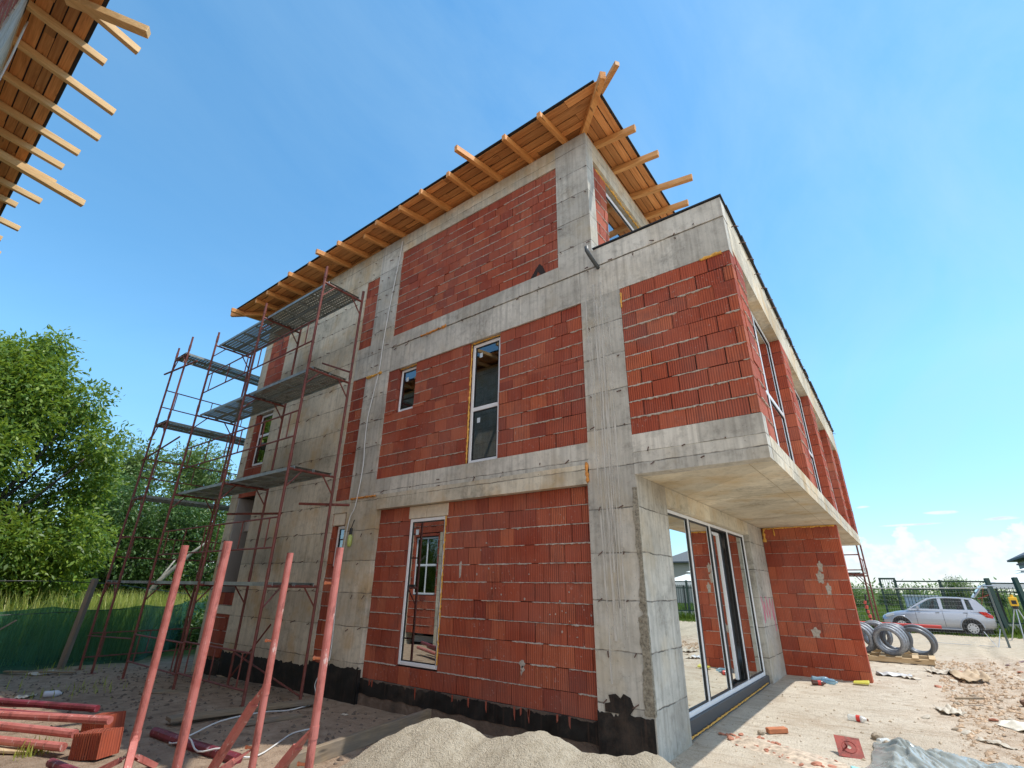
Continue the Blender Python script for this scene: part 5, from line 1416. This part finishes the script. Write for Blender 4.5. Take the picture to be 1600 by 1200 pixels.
# ================================================================== parked car
CX, CY, CZ = 1.27, 23.45, .0
car = thing('parked_car', 'silver hatchback parked beyond the pallet with its tailgate open', 'car', (CX + 2, CY + .82, CZ))
ST = [  # x, top of lower body, half width, lower edge
    (0.00, .56, .58, .30), (.06, .66, .66, .24), (.25, .75, .75, .20), (.6, .83, .80, .18), (1.0, .895, .82, .18), (1.35, .93, .825, .18), (2.0, .945, .825, .18),
    (2.7, .955, .825, .18), (3.2, .965, .82, .18), (3.6, .96, .80, .22), (3.85, .90, .77, .28), (3.97, .72, .70, .34), (3.99, .55, .66, .36)]
m_ = MB(); n = 12
for (x, zt, hw, zb) in ST:
    ring = []
    for s in (1,):
        prof = [(-.80 * hw, zb), (-.97 * hw, zb + .10), (-hw, zb + .28), (-hw * .995, zt - .16), (-hw * .95, zt - .05), (-hw * .80, zt), (hw * .80, zt), (hw * .95, zt - .05), (hw * .995, zt - .16), (hw, zb + .28), (hw * .97, zb + .10), (hw * .80, zb)]
    m_.v += [(CX + x, CY + .82 + p[0], CZ + p[1]) for p in prof]
k_ = len(ST)
for i in range(k_ - 1):
    for j in range(n):
        q = (j + 1) % n; m_.f.append((i * n + j, i * n + q, (i + 1) * n + q, (i + 1) * n + j)); m_.m.append(0)
m_.f += [tuple(range(n - 1, -1, -1)), tuple(range((k_ - 1) * n, k_ * n))]; m_.m += [0, 0]
m_.build('body', CARP, car, smooth=True)
# greenhouse
def gside(z, s): # half width of the glasshouse at height z
    return .775 - (z - .93) * .36
prof = [(1.72, 1.335), (1.80, 1.375), (2.1, 1.445), (2.5, 1.475), (3.0, 1.465), (3.40, 1.43), (3.52, 1.38), (3.50, 1.34), (3.0, 1.405), (2.5, 1.415), (2.1, 1.39), (1.86, 1.335)]
m_ = MB(); vs = []
for sgn in (-1, 1):
    for x, z in prof: vs.append((CX + x, CY + .82 + sgn * gside(z, sgn), CZ + z))
L_ = len(prof); fs = [tuple(range(L_)), tuple(range(2 * L_ - 1, L_ - 1, -1))] + [(i, (i + 1) % L_, L_ + (i + 1) % L_, L_ + i) for i in range(L_)]
m_.add(vs, fs); bevel(m_.build('roof', CARP, car), .02, 2)
for poly in ([(.98, .92), (1.06, .92), (1.86, 1.335), (1.80, 1.38), (1.70, 1.34)], [(2.21, .93), (2.33, .93), (2.34, 1.41), (2.20, 1.41)], [(3.07, .93), (3.17, .93), (3.15, 1.39), (3.05, 1.40)], [(3.37, .93), (3.82, .93), (3.74, 1.10), (3.54, 1.37), (3.40, 1.42), (3.29, 1.40)], [(1.0, .90), (3.8, .90), (3.8, .985), (1.12, .985)]):
    for sgn in (-1, 1):
        m_ = MB(); m_.prism([(CX + x, CY + .82 + sgn * gside(z, sgn), CZ + z) for x, z in poly], (0, -sgn * .045, 0)); bevel(m_.build('pillar', CARP, car), .008)
for sx_, yy in ((1.75, .42), (1.75, 1.22), (2.75, .40), (2.75, 1.24)):
    m_ = MB(); m_.bar((CX + sx_ + .06, CY + yy, .75), (CX + sx_ + .26, CY + yy, 1.16), .44, .12, up=(1, 0, 0)); m_.bar((CX + sx_ + .27, CY + yy, 1.17), (CX + sx_ + .31, CY + yy, 1.32), .22, .08, up=(1, 0, 0)); bevel(m_.build('seat', simple('seat_cloth', (.05, .052, .056), .9), car), .03)
def sidewin(name, pts, mat=CARSIDE, off=-.012):
    for sgn in (-1, 1):
        m_ = MB(); m_.prism([(CX + x, CY + .82 + sgn * (gside(z, sgn) + off), CZ + z) for x, z in pts], (0, -sgn * .005, 0)); m_.build(name, mat, car)
sidewin('side_window', [(1.52, .99), (1.60, 1.14), (1.86, 1.335), (2.16, 1.40), (2.22, 1.40), (2.22, .99)])
sidewin('side_window', [(2.32, .99), (2.32, 1.405), (2.95, 1.40), (3.06, 1.37), (3.08, 1.0)])
sidewin('side_window', [(3.16, 1.0), (3.14, 1.35), (3.30, 1.31), (3.38, 1.02)])
m_ = MB(); hw0, hw1 = .70, .60
m_.prism([(CX + 1.06, CY + .82 - hw0, .955), (CX + 1.06, CY + .82 + hw0, .955), (CX + 1.80, CY + .82 + hw1, 1.385), (CX + 1.80, CY + .82 - hw1, 1.385)], (-.012, 0, .02)); m_.build('windscreen', CARSIDE, car)
for wx in (.70, 3.16):
    for sgn in (-1, 1):
        yc = CY + .82 + sgn * .735
        m_ = MB(); m_.tube([(CX + wx, yc - .005, CZ + .30), (CX + wx, yc + sgn * .10, CZ + .30)], .365, 28); m_.build('wheel_arch', BLACKP, car)
        m_ = MB(); m_.torus((CX + wx, yc + sgn * .055, CZ + .295), (0, 1, 0), .235, .066, 32, 10, sx=1.25); wo = m_.build('wheel', TYRE, car, smooth=True)
        m_ = MB(); m_.tube([(CX + wx, yc + sgn * .09, CZ + .295), (CX + wx, yc + sgn * .118, CZ + .295)], [.195, .185], 28); m_.tube([(CX + wx, yc + sgn * .117, CZ + .295), (CX + wx, yc + sgn * .128, CZ + .295)], [.06, .05], 14); m_.build('wheel_cover', RIM, wo)
        m_ = MB()
        for i in range(9):
            a = i * 2 * math.pi / 9; m_.tube([(CX + wx + .135 * math.cos(a), yc + sgn * .117, CZ + .295 + .135 * math.sin(a)), (CX + wx + .135 * math.cos(a), yc + sgn * .121, CZ + .295 + .135 * math.sin(a))], .025, 8)
        m_.build('wheel_cover_slot', BLACKP, wo)
        if sgn < 0:
            m_ = MB(); pts = [(CX + wx + .385 * math.cos(a), yc - .092, CZ + .30 + .385 * math.sin(a)) for a in [R(-8 + i * 196 / 16) for i in range(17)]]
            m_.tube(pts, .022, 6); m_.build('arch_lip', CARP, car, smooth=True)
for x0, x1, z in ((2.02, 2.17, .84), (2.98, 3.13, .86)):
    m_ = MB(); m_.box(CX + x0, CX + x1, CY - .022, CY + .0, CZ + z, CZ + z + .03); bevel(m_.build('door_handle', simple('handle_grey', (.25, .27, .30), .4), car), .008)
for x in (1.30, 2.27, 3.02):
    m_ = MB(); m_.tube([(CX + x + (.0 if x < 3 else .1), CY - .0045, CZ + .90), (CX + x, CY - .008, CZ + .6), (CX + x - (.0 if x < 3 else .12), CY - .004, CZ + .32)], .006, 5); m_.build('door_gap', BLACKP, car)
m_ = MB(); m_.box(CX + 1.35, CX + 2.9, CY - .012, CY + .02, CZ + .20, CZ + .25); bevel(m_.build('sill_trim', CARP, car), .01)
m_ = MB(); m_.prism([(CX + 3.50, CY - .012, .93), (CX + 3.74, CY + .015, .92), (CX + 3.93, CY + .05, .78), (CX + 3.93, CY + .04, .68), (CX + 3.72, CY - .005, .72), (CX + 3.58, CY - .018, .84)], (0, .10, 0)); bevel(m_.build('tail_lamp', LAMPR, car), .012)
m_ = MB(); m_.prism([(CX + .12, CY + .10, .70), (CX + .50, CY + .02, .80), (CX + .46, CY + .015, .68), (CX + .16, CY + .08, .60)], (0, .04, 0)); bevel(m_.build('headlight', LAMPW, car), .012)
m_ = MB(); m_.tube([(CX + 1.42, CY + .0, 1.0), (CX + 1.44, CY - .12, 1.03)], .02, 6); m_.box(CX + 1.38, CX + 1.48, CY - .20, CY - .06, .98, 1.10); bevel(m_.build('wing_mirror', CARP, car), .02)
car.scale = (.955, 1, 1); car.location.x -= .09
# the open tailgate: outer skin, glass and a lip, hinged at the roof edge
tg = MB(); h0 = Vector((CX + 3.45, CY + .82, 1.43)); d1 = Vector((.64, 0, .77)).normalized(); d2 = Vector((.97, 0, .02)).normalized(); nz_ = Vector((-.77, 0, .64))
a_, b_ = h0 + d1 * .62, h0 + d1 * .62 + d2 * .42
for p, q, w0, w1 in ((h0, a_, .58, .64), (a_, b_, .64, .60)):
    tg.hexa([p + Vector((0, -w0, 0)), p + Vector((0, w0, 0)), q + Vector((0, w1, 0)), q + Vector((0, -w1, 0))] + [r_ + nz_ * .06 for r_ in (p + Vector((0, -w0, 0)), p + Vector((0, w0, 0)), q + Vector((0, w1, 0)), q + Vector((0, -w1, 0)))])
tgo = tg.build('tailgate', CARP, car); bevel(tgo, .02, 2)
m_ = MB(); p, q = h0 + d1 * .10, h0 + d1 * .52
m_.hexa([p + Vector((0, -.5, 0)) - nz_ * .01, p + Vector((0, .5, 0)) - nz_ * .01, q + Vector((0, .54, 0)) - nz_ * .01, q + Vector((0, -.54, 0)) - nz_ * .01, p + Vector((0, -.5, 0)) + nz_ * .068, p + Vector((0, .5, 0)) + nz_ * .068, q + Vector((0, .54, 0)) + nz_ * .068, q + Vector((0, -.54, 0)) + nz_ * .068]); m_.build('rear_window', CARG, tgo)
m_ = MB(); m_.tube([h0 + Vector((.1, -.56, -.02)), h0 + d1 * .62 + Vector((.1, -.60, -.32))], .022, 6); m_.tube([(CX + 3.60, CY + .25, 1.16), a_ + Vector((0, -.57, -.05))], .012, 6); m_.build('gas_strut', REDP, car)
m_ = MB(); m_.box(CX + 3.42, CX + 3.82, CY + .25, CY + 1.4, .60, 1.0); m_.build('boot_opening', BLACKP, car)
m_ = MB(); m_.box(CX + .3, CX + 3.7, CY + .15, CY + 1.5, .12, .3); m_.build('underbody', BLACKP, car)

# ================================================================== railing, laser level, tent, far house
def railing(label, x0, x1, y, top, bot, posts, gap=.13, loc=None):
    r_ = thing('railing', label, 'railing', (x0, y, 0))
    m_ = MB(); m_.box(x0, x1, y - .03, y + .03, top - .06, top); m_.build('top_rail', DGREEN, r_)
    m_ = MB(); m_.box(x0, x1, y - .025, y + .025, top - .42, top - .36); m_.build('mid_rail', DGREEN, r_)
    m_ = MB(); m_.box(x0, x1, y - .025, y + .025, bot, bot + .06); m_.build('bottom_rail', DGREEN, r_)
    m_ = MB(); x = x0 + .05
    while x < x1: m_.box(x - .011, x + .011, y - .011, y + .011, bot + .06, top - .20); x += gap
    m_.build('bars', DGREEN, r_)
    for px in posts:
        m_ = MB(); m_.box(px - .055, px + .055, y - .055, y + .055, -.1, top + .04); m_.build('post', DGREEN, r_)
    m_ = MB(); m_.box(x0, x1, y - .1, y + .1, -.15, .24); m_.build('plinth', simple('grey_plinth', (.27, .27, .26), .9, nscale=5, var=.2), r_)
railing('dark green railing behind the parked car', 1.95, 5.45, 26., 2.16, .42, (2.05, 3.75, 5.42))
railing('dark green railing section right of the car tailgate', 5.50, 9.6, 26.05, 2.10, .42, (6.35, 8.0, 9.55))
gt = thing('gate_leaf', 'narrow dark green gate standing proud of the railing end above the car bonnet', 'gate', (1.7, 25.6, 0))
for xx in (1.42, 2.0):
    m_ = MB(); m_.box(xx, xx + .09, 25.55, 25.65, -.05, 2.28); m_.build('post', DGREEN, gt)
m_ = MB(); m_.box(1.51, 2.0, 25.56, 25.64, 2.2, 2.28); m_.box(1.51, 2.0, 25.56, 25.64, 1.5, 1.55); m_.box(1.51, 2.0, 25.56, 25.64, .3, .36)
for i in range(5): m_.box(1.56 + i * .09, 1.575 + i * .09, 25.59, 25.61, .36, 2.2)
m_.build('frame', DGREEN, gt)
bp = thing('fence_post', 'thick dark green post leaning at the right edge', 'post', (6.2, 25.4, 0)); m_ = MB(); m_.bar((6.42, 25.3, -.1), (6.30, 25.5, 2.30), .16, .16); m_.build('post_body', DGREEN, bp)
bp = thing('fence_post', 'thick dark green post just behind the raised tailgate', 'post', (5.4, 25.2, 0)); m_ = MB(); m_.bar((5.50, 25.2, -.1), (5.38, 25.5, 2.26), .15, .15); m_.build('post_body', DGREEN, bp)
tp = thing('laser_level', 'yellow surveying instrument on a light tripod at the right edge', 'survey level', (5.45, 22., 0))
for a in (.3, 2.4, 4.6):
    m_ = MB(); m_.tube([(5.62 + .05 * math.cos(a), 22 + .05 * math.sin(a), 1.12), (5.55 + .42 * math.cos(a), 22 + .42 * math.sin(a), .0)], .018, 6); m_.build('leg', GREYM, tp)
m_ = MB(); m_.tube([(5.62, 22, 1.10), (5.62, 22, 1.20)], .09, 12); m_.build('tripod_head', BLACKP, tp)
m_ = MB(); m_.box(5.50, 5.74, 21.9, 22.1, 1.2, 1.52); bevel(m_.build('casing', YELM, tp), .03, 2)
m_ = MB(); m_.box(5.55, 5.69, 21.88, 21.905, 1.27, 1.40); m_.build('display', BLACKP, tp)
m_ = MB(); m_.tube([(5.62, 22, 1.52), (5.62, 22, 1.60)], .05, 10); m_.build('rotor_head', YELM, tp)
gz_ = thing('gazebo', 'white canvas garden tent with a two tiered roof beyond the railing', 'gazebo', (8.0, 29, 0))
m_ = MB(); B_ = [(5.7, 27.6, 2.08), (10.1, 27.6, 2.08), (10.1, 31.4, 2.08), (5.7, 31.4, 2.08)]; T_ = [(7.1, 28.9, 2.62), (8.7, 28.9, 2.62), (8.7, 30.1, 2.62), (7.1, 30.1, 2.62)]
m_.add(B_ + T_, [(0, 1, 5, 4), (1, 2, 6, 5), (2, 3, 7, 6), (3, 0, 4, 7)])
m_.add(B_ + [(p[0], p[1], 1.86) for p in B_], [(0, 4, 5, 1), (1, 5, 6, 2), (2, 6, 7, 3), (3, 7, 4, 0)])
T2 = [(6.95, 28.75, 2.70), (8.85, 28.75, 2.70), (8.85, 30.25, 2.70), (6.95, 30.25, 2.70), (7.9, 29.5, 3.02)]
m_.add(T2, [(0, 1, 4), (1, 2, 4), (2, 3, 4), (3, 0, 4)]); m_.build('canopy', CANV, gz_, fix=False)
for xx, yy in ((5.8, 27.7), (10., 27.7), (10., 31.3), (5.8, 31.3)):
    m_ = MB(); m_.box(xx - .03, xx + .03, yy - .03, yy + .03, 0, 2.0); m_.build('leg', BLACKP, gz_)
fh = thing('rendered_house', 'grey rendered house with a dark hipped roof at the right edge of the picture', 'house', (17, 66, 0))
m_ = MB(); m_.box(12.6, 23, 63.2, 72, -.3, 4.9); m_.build('wall', REND, fh)
m_ = MB(); e0 = [(11.9, 62.4, 4.9), (24, 62.4, 4.9), (24, 72.8, 4.9), (11.9, 72.8, 4.9)]
m_.add(e0 + [(p[0], p[1], 5.08) for p in e0] + [(15.5, 67, 7.0), (20, 67, 7.0)], [(0, 1, 2, 3), (0, 1, 5, 4), (1, 2, 6, 5), (2, 3, 7, 6), (3, 0, 4, 7), (4, 5, 9, 8), (5, 6, 9), (6, 7, 8, 9), (7, 4, 8)]); m_.build('roof', ROOFD, fh)
m_ = MB(); m_.box(12.1, 12.5, 62.8, 63.2, .0, 4.88); m_.build('column', REND, fh)
m_ = MB(); m_.box(13.2, 14.2, 63.14, 63.2, 2.0, 3.8); m_.build('window', CARG, fh)
m_ = MB(); m_.box(11.3, 12.6, 62.0, 63.0, 4.2, 4.32); m_.build('porch_roof', ROOFD, fh)
vn = thing('shed', 'low pale blue grey shed or van far off behind the railing', 'shed', (3, 54, 0))
m_ = MB(); m_.box(2.0, 4.4, 53, 55, .1, 1.35); m_.build('wall', simple('pale_blue', (.30, .38, .48), .6, nscale=3, var=.3), vn); m_ = MB(); m_.box(1.9, 4.5, 52.9, 55.1, 1.35, 1.45); m_.build('roof', simple('pale_roof', (.5, .52, .54), .6), vn)
# distant white kerb line right of the car
m_ = MB(); m_.box(5.2, 14, 27.0, 27.3, -.1, .42); tag(m_.build('garden_wall', simple('white_kerb', (.62, .62, .60), .8)), 'low white garden wall seen through the railing at the right', 'wall')

# ================================================================== vegetation
def leaf_cloud(n, centers, radii, leaf, seed, droop=.5, shell=.55, up=.5, aspect=.42, spray=5):
    r_ = np.random.default_rng(seed)
    centers = np.array(centers); radii = np.array(radii)
    wts = (radii[:, 0] * radii[:, 1]); wts = wts / wts.sum()
    m = n // spray
    idx = r_.choice(len(centers), m, p=wts)
    d = r_.normal(size=(m, 3)); d /= np.linalg.norm(d, axis=1)[:, None]
    rad = shell + (1 - shell) * r_.random(m) ** .6
    rad *= 1 + .18 * r_.normal(size=m).clip(-1.5, 2.0)
    c = centers[idx] + d * radii[idx] * rad[:, None]
    axd = d + r_.normal(size=(m, 3)) * .55; axd[:, 2] -= droop * .6; axd /= np.linalg.norm(axd, axis=1)[:, None]
    V = []
    for s in range(spray):
        t_ = (s / spray) * leaf * 2.6
        p = c + axd * t_ + r_.normal(size=(m, 3)) * leaf * .25
        ld = axd + r_.normal(size=(m, 3)) * .65; ld[:, 2] -= droop * .35; ld /= np.linalg.norm(ld, axis=1)[:, None]
        upv = r_.normal(size=(m, 3)) * .6; upv[:, 2] += up; upv += d * .25
        side = np.cross(ld, upv); side /= np.linalg.norm(side, axis=1)[:, None] + 1e-9
        L_ = leaf * r_.uniform(.6, 1.35, m)[:, None]
        nrm = np.cross(side, ld)
        q0 = p; q1 = p + ld * L_ * .45 + side * L_ * aspect * .5 + nrm * L_ * .06; q2 = p + ld * L_; q3 = p + ld * L_ * .45 - side * L_ * aspect * .5 + nrm * L_ * .06
        V.append(np.stack([q0, q1, q2, q3], 1).reshape(-1, 3))
    return np.concatenate(V)
def tree(name, label, x, y, h, blobs, leaf, n, mat, seed, cat='tree', group=None, trunk_r=.16, lean=(0, 0), droop=.5, first=.25, shell=.5, bark=BARK):
    r_ = random.Random(seed); z0 = gz(x, y) - .1
    t_ = thing(name, label, cat, (x, y, z0), group)
    cs = [(x + b[0], y + b[1], z0 + b[2]) for b in blobs]; rs = [b[3:6] if len(b) > 4 else (b[3],) * 3 for b in blobs]
    np_mesh('crown', leaf_cloud(n, cs, rs, leaf, seed, droop, shell), 4, mat, t_)
    m_ = MB(); top = Vector((x + lean[0], y + lean[1], z0 + h * .8))
    base = Vector((x, y, z0))
    sp = [base.lerp(top, q) + Vector((r_.uniform(-.06, .06), r_.uniform(-.06, .06), 0)) * h * .1 for q in (0, .15, .35, .6, 1)]
    m_.tube(sp, [trunk_r * 1.25, trunk_r, trunk_r * .8, trunk_r * .5, trunk_r * .12], 9)
    for c in cs:
        c = Vector(c); q = r_.uniform(first, .6); s = base.lerp(top, q); mid = s.lerp(c, .5) + Vector((0, 0, -.1 * (c - s).length + .2))
        m_.tube([s, mid, c], [trunk_r * .45, trunk_r * .28, trunk_r * .06], 6)
    m_.build('trunk', bark, t_, smooth=True)
    return t_
def rblobs(seed, n, rx, ry, z0, z1, r0, r1, taper=.6):
    r_ = random.Random(seed); out = []
    for i in range(n):
        q = (i + .5) / n; z = z0 + (z1 - z0) * q; a = r_.uniform(0, 6.28); k = math.sqrt(max(.06, 1 - ((q - .42) / .62) ** 2)) * r_.uniform(.35, .95)
        out.append((rx * k * math.cos(a), ry * k * math.sin(a), z, r_.uniform(r0, r1)))
    return out
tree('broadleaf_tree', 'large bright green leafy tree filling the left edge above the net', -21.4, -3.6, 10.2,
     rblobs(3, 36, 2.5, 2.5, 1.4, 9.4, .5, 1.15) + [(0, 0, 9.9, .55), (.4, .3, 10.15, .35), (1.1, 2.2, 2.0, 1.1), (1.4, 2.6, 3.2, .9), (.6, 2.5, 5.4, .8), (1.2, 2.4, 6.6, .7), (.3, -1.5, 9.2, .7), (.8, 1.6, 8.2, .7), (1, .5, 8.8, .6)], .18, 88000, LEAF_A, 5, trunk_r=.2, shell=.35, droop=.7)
tree('background_tree', 'mid green tall tree right behind the large leafy tree', -36.2, 4.3, 10.4, rblobs(7, 20, 2.0, 2.0, 3.0, 9.6, .8, 1.4), .26, 17000, LEAF_C, 9, group='trees beyond the net', trunk_r=.2)
tree('background_tree', 'grey green tree with a broad top seen through the scaffold', -39.6, 9.6, 12.4, rblobs(9, 26, 2.9, 2.9, 3.0, 11.2, .9, 1.7), .28, 20000, LEAF_C, 10, group='trees beyond the net', trunk_r=.25)
tree('background_tree', 'dark broad tree low behind the scaffold uprights', -29.5, 5.2, 6.2, rblobs(13, 24, 2.6, 2.6, 1.6, 5.6, .7, 1.3), .20, 20000, LEAF_B, 12, group='trees beyond the net', trunk_r=.14, lean=(.3, 1.2))
tree('background_tree', 'dark bushy tree between the leafy tree and the scaffold', -30.5, 1.8, 7.2, rblobs(15, 24, 2.4, 2.4, 1.2, 6.4, .7, 1.3), .20, 20000, LEAF_B, 14, group='trees beyond the net', trunk_r=.14)
tree('background_tree', 'yellow green tree close behind the gable wall corner', -29.5, 9.6, 6.0, rblobs(17, 20, 2.0, 2.0, 1.0, 5.3, .6, 1.1), .20, 14000, LEAF_A, 16, group='trees beyond the net', trunk_r=.12)
tree('background_tree', 'dark tree at the back of the gap by the gable', -42, 15.5, 9.5, rblobs(19, 22, 3, 3, 1.5, 8.5, 1., 1.7), .28, 14000, LEAF_B, 18, group='trees beyond the net', trunk_r=.2)
tree('background_tree', 'distant dark tree beyond the left edge of the leafy tree', -42, -6., 9, rblobs(23, 22, 3.4, 3.4, 1.0, 8., 1.1, 1.8), .3, 12000, LEAF_B, 22, group='trees beyond the net', trunk_r=.2)
m_ = MB(); m_.tube([(-24.6, 2.6, 0), (-24.2, 3.2, 1.6), (-23.9, 4.2, 2.9), (-23.6, 4.7, 3.5)], [.13, .1, .07, .03], 7); m_.tube([(-24.2, 3.2, 1.6), (-24.5, 3.8, 2.6)], [.06, .03], 6)
tag(m_.build('bare_trunk', simple('pale_bark', (.27, .25, .21), .9, nscale=5, var=.3), smooth=True), 'bare pale leaning tree trunk among the dark bushes behind the scaffold', 'tree trunk')
for i, (x, y, h_) in enumerate(((-18.6, 3.4, 1.4), (-21.5, 5.6, 1.7), (-17.8, 2.0, 1.1))):
    tree('shrub', ['dark shrub pressed against the net left of the gable', 'taller dark shrub behind the net near the gable', 'small dark shrub behind the net by the scaffold tower'][i], x, y, h_, [(0, 0, h_ * .5, 1.1, 1.0, h_ * .45), (.8, .7, h_ * .45, .8, .8, h_ * .4), (-.7, -.6, h_ * .4, .9, .8, h_ * .4)], .14, 5000, LEAF_B, 30 + i, cat='shrub', group='shrubs behind the net', trunk_r=.04)

def grass(name, n, fn, h0, h1, mat, label, seed, wd=.02):
    r_ = np.random.default_rng(seed); xy = fn(r_, n); m = len(xy)
    z = np.array([gz(a, b) for a, b in xy])
    h = r_.uniform(h0, h1, m); a = r_.uniform(0, 2 * np.pi, m); l = r_.uniform(.05, .45, m) * h
    b = np.stack([xy[:, 0], xy[:, 1], z - .02], 1); s = np.stack([np.cos(a + 1.57), np.sin(a + 1.57), 0 * a], 1) * wd * r_.uniform(.6, 1.5, m)[:, None]
    mid = b + np.stack([np.cos(a) * l * .35, np.sin(a) * l * .35, h * .6], 1); tip = b + np.stack([np.cos(a) * l, np.sin(a) * l, h], 1)
    V = np.stack([b - s, b + s, mid + s * .8, mid + s * .8, mid - s * .8, b - s, mid - s * .8, mid + s * .8, tip], 1).reshape(-1, 3)
    o = np_mesh(name, V, 3, mat); return tag(o, label, kind='stuff')
def zone_left(r_, n):
    x = r_.uniform(-32, -14.2, n); y = r_.uniform(-9, 12, n)
    k_ = (y < 4.6 - (x + 20) * -.75 + 30) & ~((x > -20.5) & (y > (x + 14.1) * -.77 - .4 + .6) & False) & ((x < -14.6) | (y < -9))
    lim = np.where(y > -.4, -14.1 - (y + .4) * 1.31, -13.9)
    k_ &= x < lim - .25
    return np.stack([x, y], 1)[k_]
grass('tall_grass', 26000, zone_left, 1.0, 1.75, GRASSM, 'tall sunlit grass and weeds behind the green net', 41, .016)
def zone_right(r_, n):
    x = r_.uniform(-3, 16, n); y = 24.6 + r_.random(n) ** 1.6 * 40
    return np.stack([x, y], 1)
grass('meadow', 24000, zone_right, .12, .55, GRASSG, 'green meadow beyond the parked car and the railing', 42, .03)
grass('verge_grass', 5000, lambda r_, n: np.stack([r_.uniform(-1, 9, n), 24.0 + r_.normal(0, .45, n)], 1), .04, .16, GRASSG, 'short grass verge along the road under the railing', 43, .014)
grass('weeds', 260, lambda r_, n: np.concatenate([np.stack([r_.normal(-5.6, .12, n // 3), r_.normal(-3.95, .1, n // 3)], 1), np.stack([r_.normal(-9.9, .5, n // 3), r_.normal(-2.6, .4, n // 3)], 1), np.stack([r_.normal(-13.2, .5, n // 3), r_.normal(-2.0, .6, n // 3)], 1)]), .05, .2, GRASSM, 'thin weeds sprouting from the brown soil', 44, .006)
# far trees on the right horizon, single ones first
def far_tree(label, x, y, h, w_, mat, seed, n=3500):
    tree('far_tree', label, x, y, h, rblobs(seed, 12, w_ * .6, w_ * .6, h * .3, h * .85, w_ * .3, w_ * .5), .16, n * 2, mat, seed, group='trees on the far side of the meadow', trunk_r=.12)
far_tree('round willow on the horizon above the car roof', 7.0, 74, 3.3, 2.0, LEAF_C, 61, 5000)
far_tree('dark far tree right of the round willow', 9.6, 72, 2.3, 1.2, LEAF_C, 62)
far_tree('small far tree left of the round willow', 2.8, 80, 2.0, 1.3, LEAF_C, 63)
far_tree('far tree just right of the scaffold standard', -2.2, 60, 2.2, 2.0, LEAF_C, 64)
far_tree('lower far tree behind the gate leaf', .6, 66, 1.8, 1.4, LEAF_C, 65)
def belt(r_):
    V = []
    for i in range(260):
        x = r_.uniform(-60, 80); y = r_.uniform(110, 190); h = r_.uniform(1.2, 3.4)
        V.append(leaf_cloud(60, [(x, y, h * .5)], [(r_.uniform(2, 5), 2, h * .5)], .8, int(r_.integers(1e6)), .3, .3, spray=4))
    return np.concatenate(V)
tag(np_mesh('far_woodland', belt(np.random.default_rng(5)), 4, LEAF_C), 'low line of woodland along the horizon', kind='stuff')
def lbelt(r_):
    V = []
    for i in range(150):
        x = r_.uniform(-90, -50); y = r_.uniform(-30, 50); h = r_.uniform(4, 8)
        V.append(leaf_cloud(100, [(x, y, h * .5)], [(3, 3, h * .5)], .6, int(r_.integers(1e6)), .3, .3, spray=4))
    return np.concatenate(V)
tag(np_mesh('left_woodland', lbelt(np.random.default_rng(6)), 4, LEAF_B), 'dense mass of trees at the back left', kind='stuff')

# ================================================================== green shade net on posts
nf = thing('net_fence', 'green shade net fence sagging between posts along the left side', 'net fence', (-14, -1, -.25))
path = [(-13.0, -9.5), (-13.5, -5.), (-13.75, -2.4), (-14.1, -.4), (-16.8, 1.75), (-20., 4.15), (-25, 8.2)]
m_ = MB(); cols = []
for (a, b) in zip(path[:-1], path[1:]):
    n = max(4, int(math.dist(a, b) / .12))
    for i in range(n):
        q = i / n; cols.append((a[0] + (b[0] - a[0]) * q, a[1] + (b[1] - a[1]) * q, q))
H_ = 9
for ci, (x, y, q) in enumerate(cols):
    sag = -.10 * math.sin(q * math.pi)
    for j in range(H_ + 1):
        v = j / H_; zt = 1.04 + sag
        off = .06 * mnoise.noise(Vector((ci * .12, v * 2.5, 4))) * (1 - .5 * v) + .05 * math.sin(ci * .5 + v) * (1 - v)
        m_.v.append((x + off, y + off * .6, -.36 + (zt + .36) * v))
for c in range(len(cols) - 1):
    for j in range(H_):
        b = c * (H_ + 1) + j; m_.f.append((b, b + H_ + 1, b + H_ + 2, b + 1)); m_.m.append(0)
m_.build('net', NET, nf, smooth=True, fix=False)
for x, y, lx, zt in ((-13.62, -1.93, .12, 1.66), (-13.1, -7.4, .05, 1.3), (-16.8, 1.78, .06, 1.3), (-20.1, 4.2, .05, 1.35)):
    m_ = MB(); m_.bar((x, y, -.45), (x + lx, y + lx * .8, zt), .13, .11); bevel(m_.build('post', POSTW, nf), .012)
m_ = MB(); m_.tube(smooth_pts([(-13.1, -7.4, 1.2), (-13.4, -4.6, 1.53), (-13.5, -1.85, 1.57), (-16.8, 1.75, 1.25), (-20, 4.1, 1.3)]), .008, 5); m_.tube(smooth_pts([(-13.1, -7.4, .85), (-13.5, -4.6, .86), (-13.66, -2.0, .92), (-16.8, 1.75, .9), (-20, 4.1, .95)]), .007, 5); m_.build('wire', BLACKP, nf)
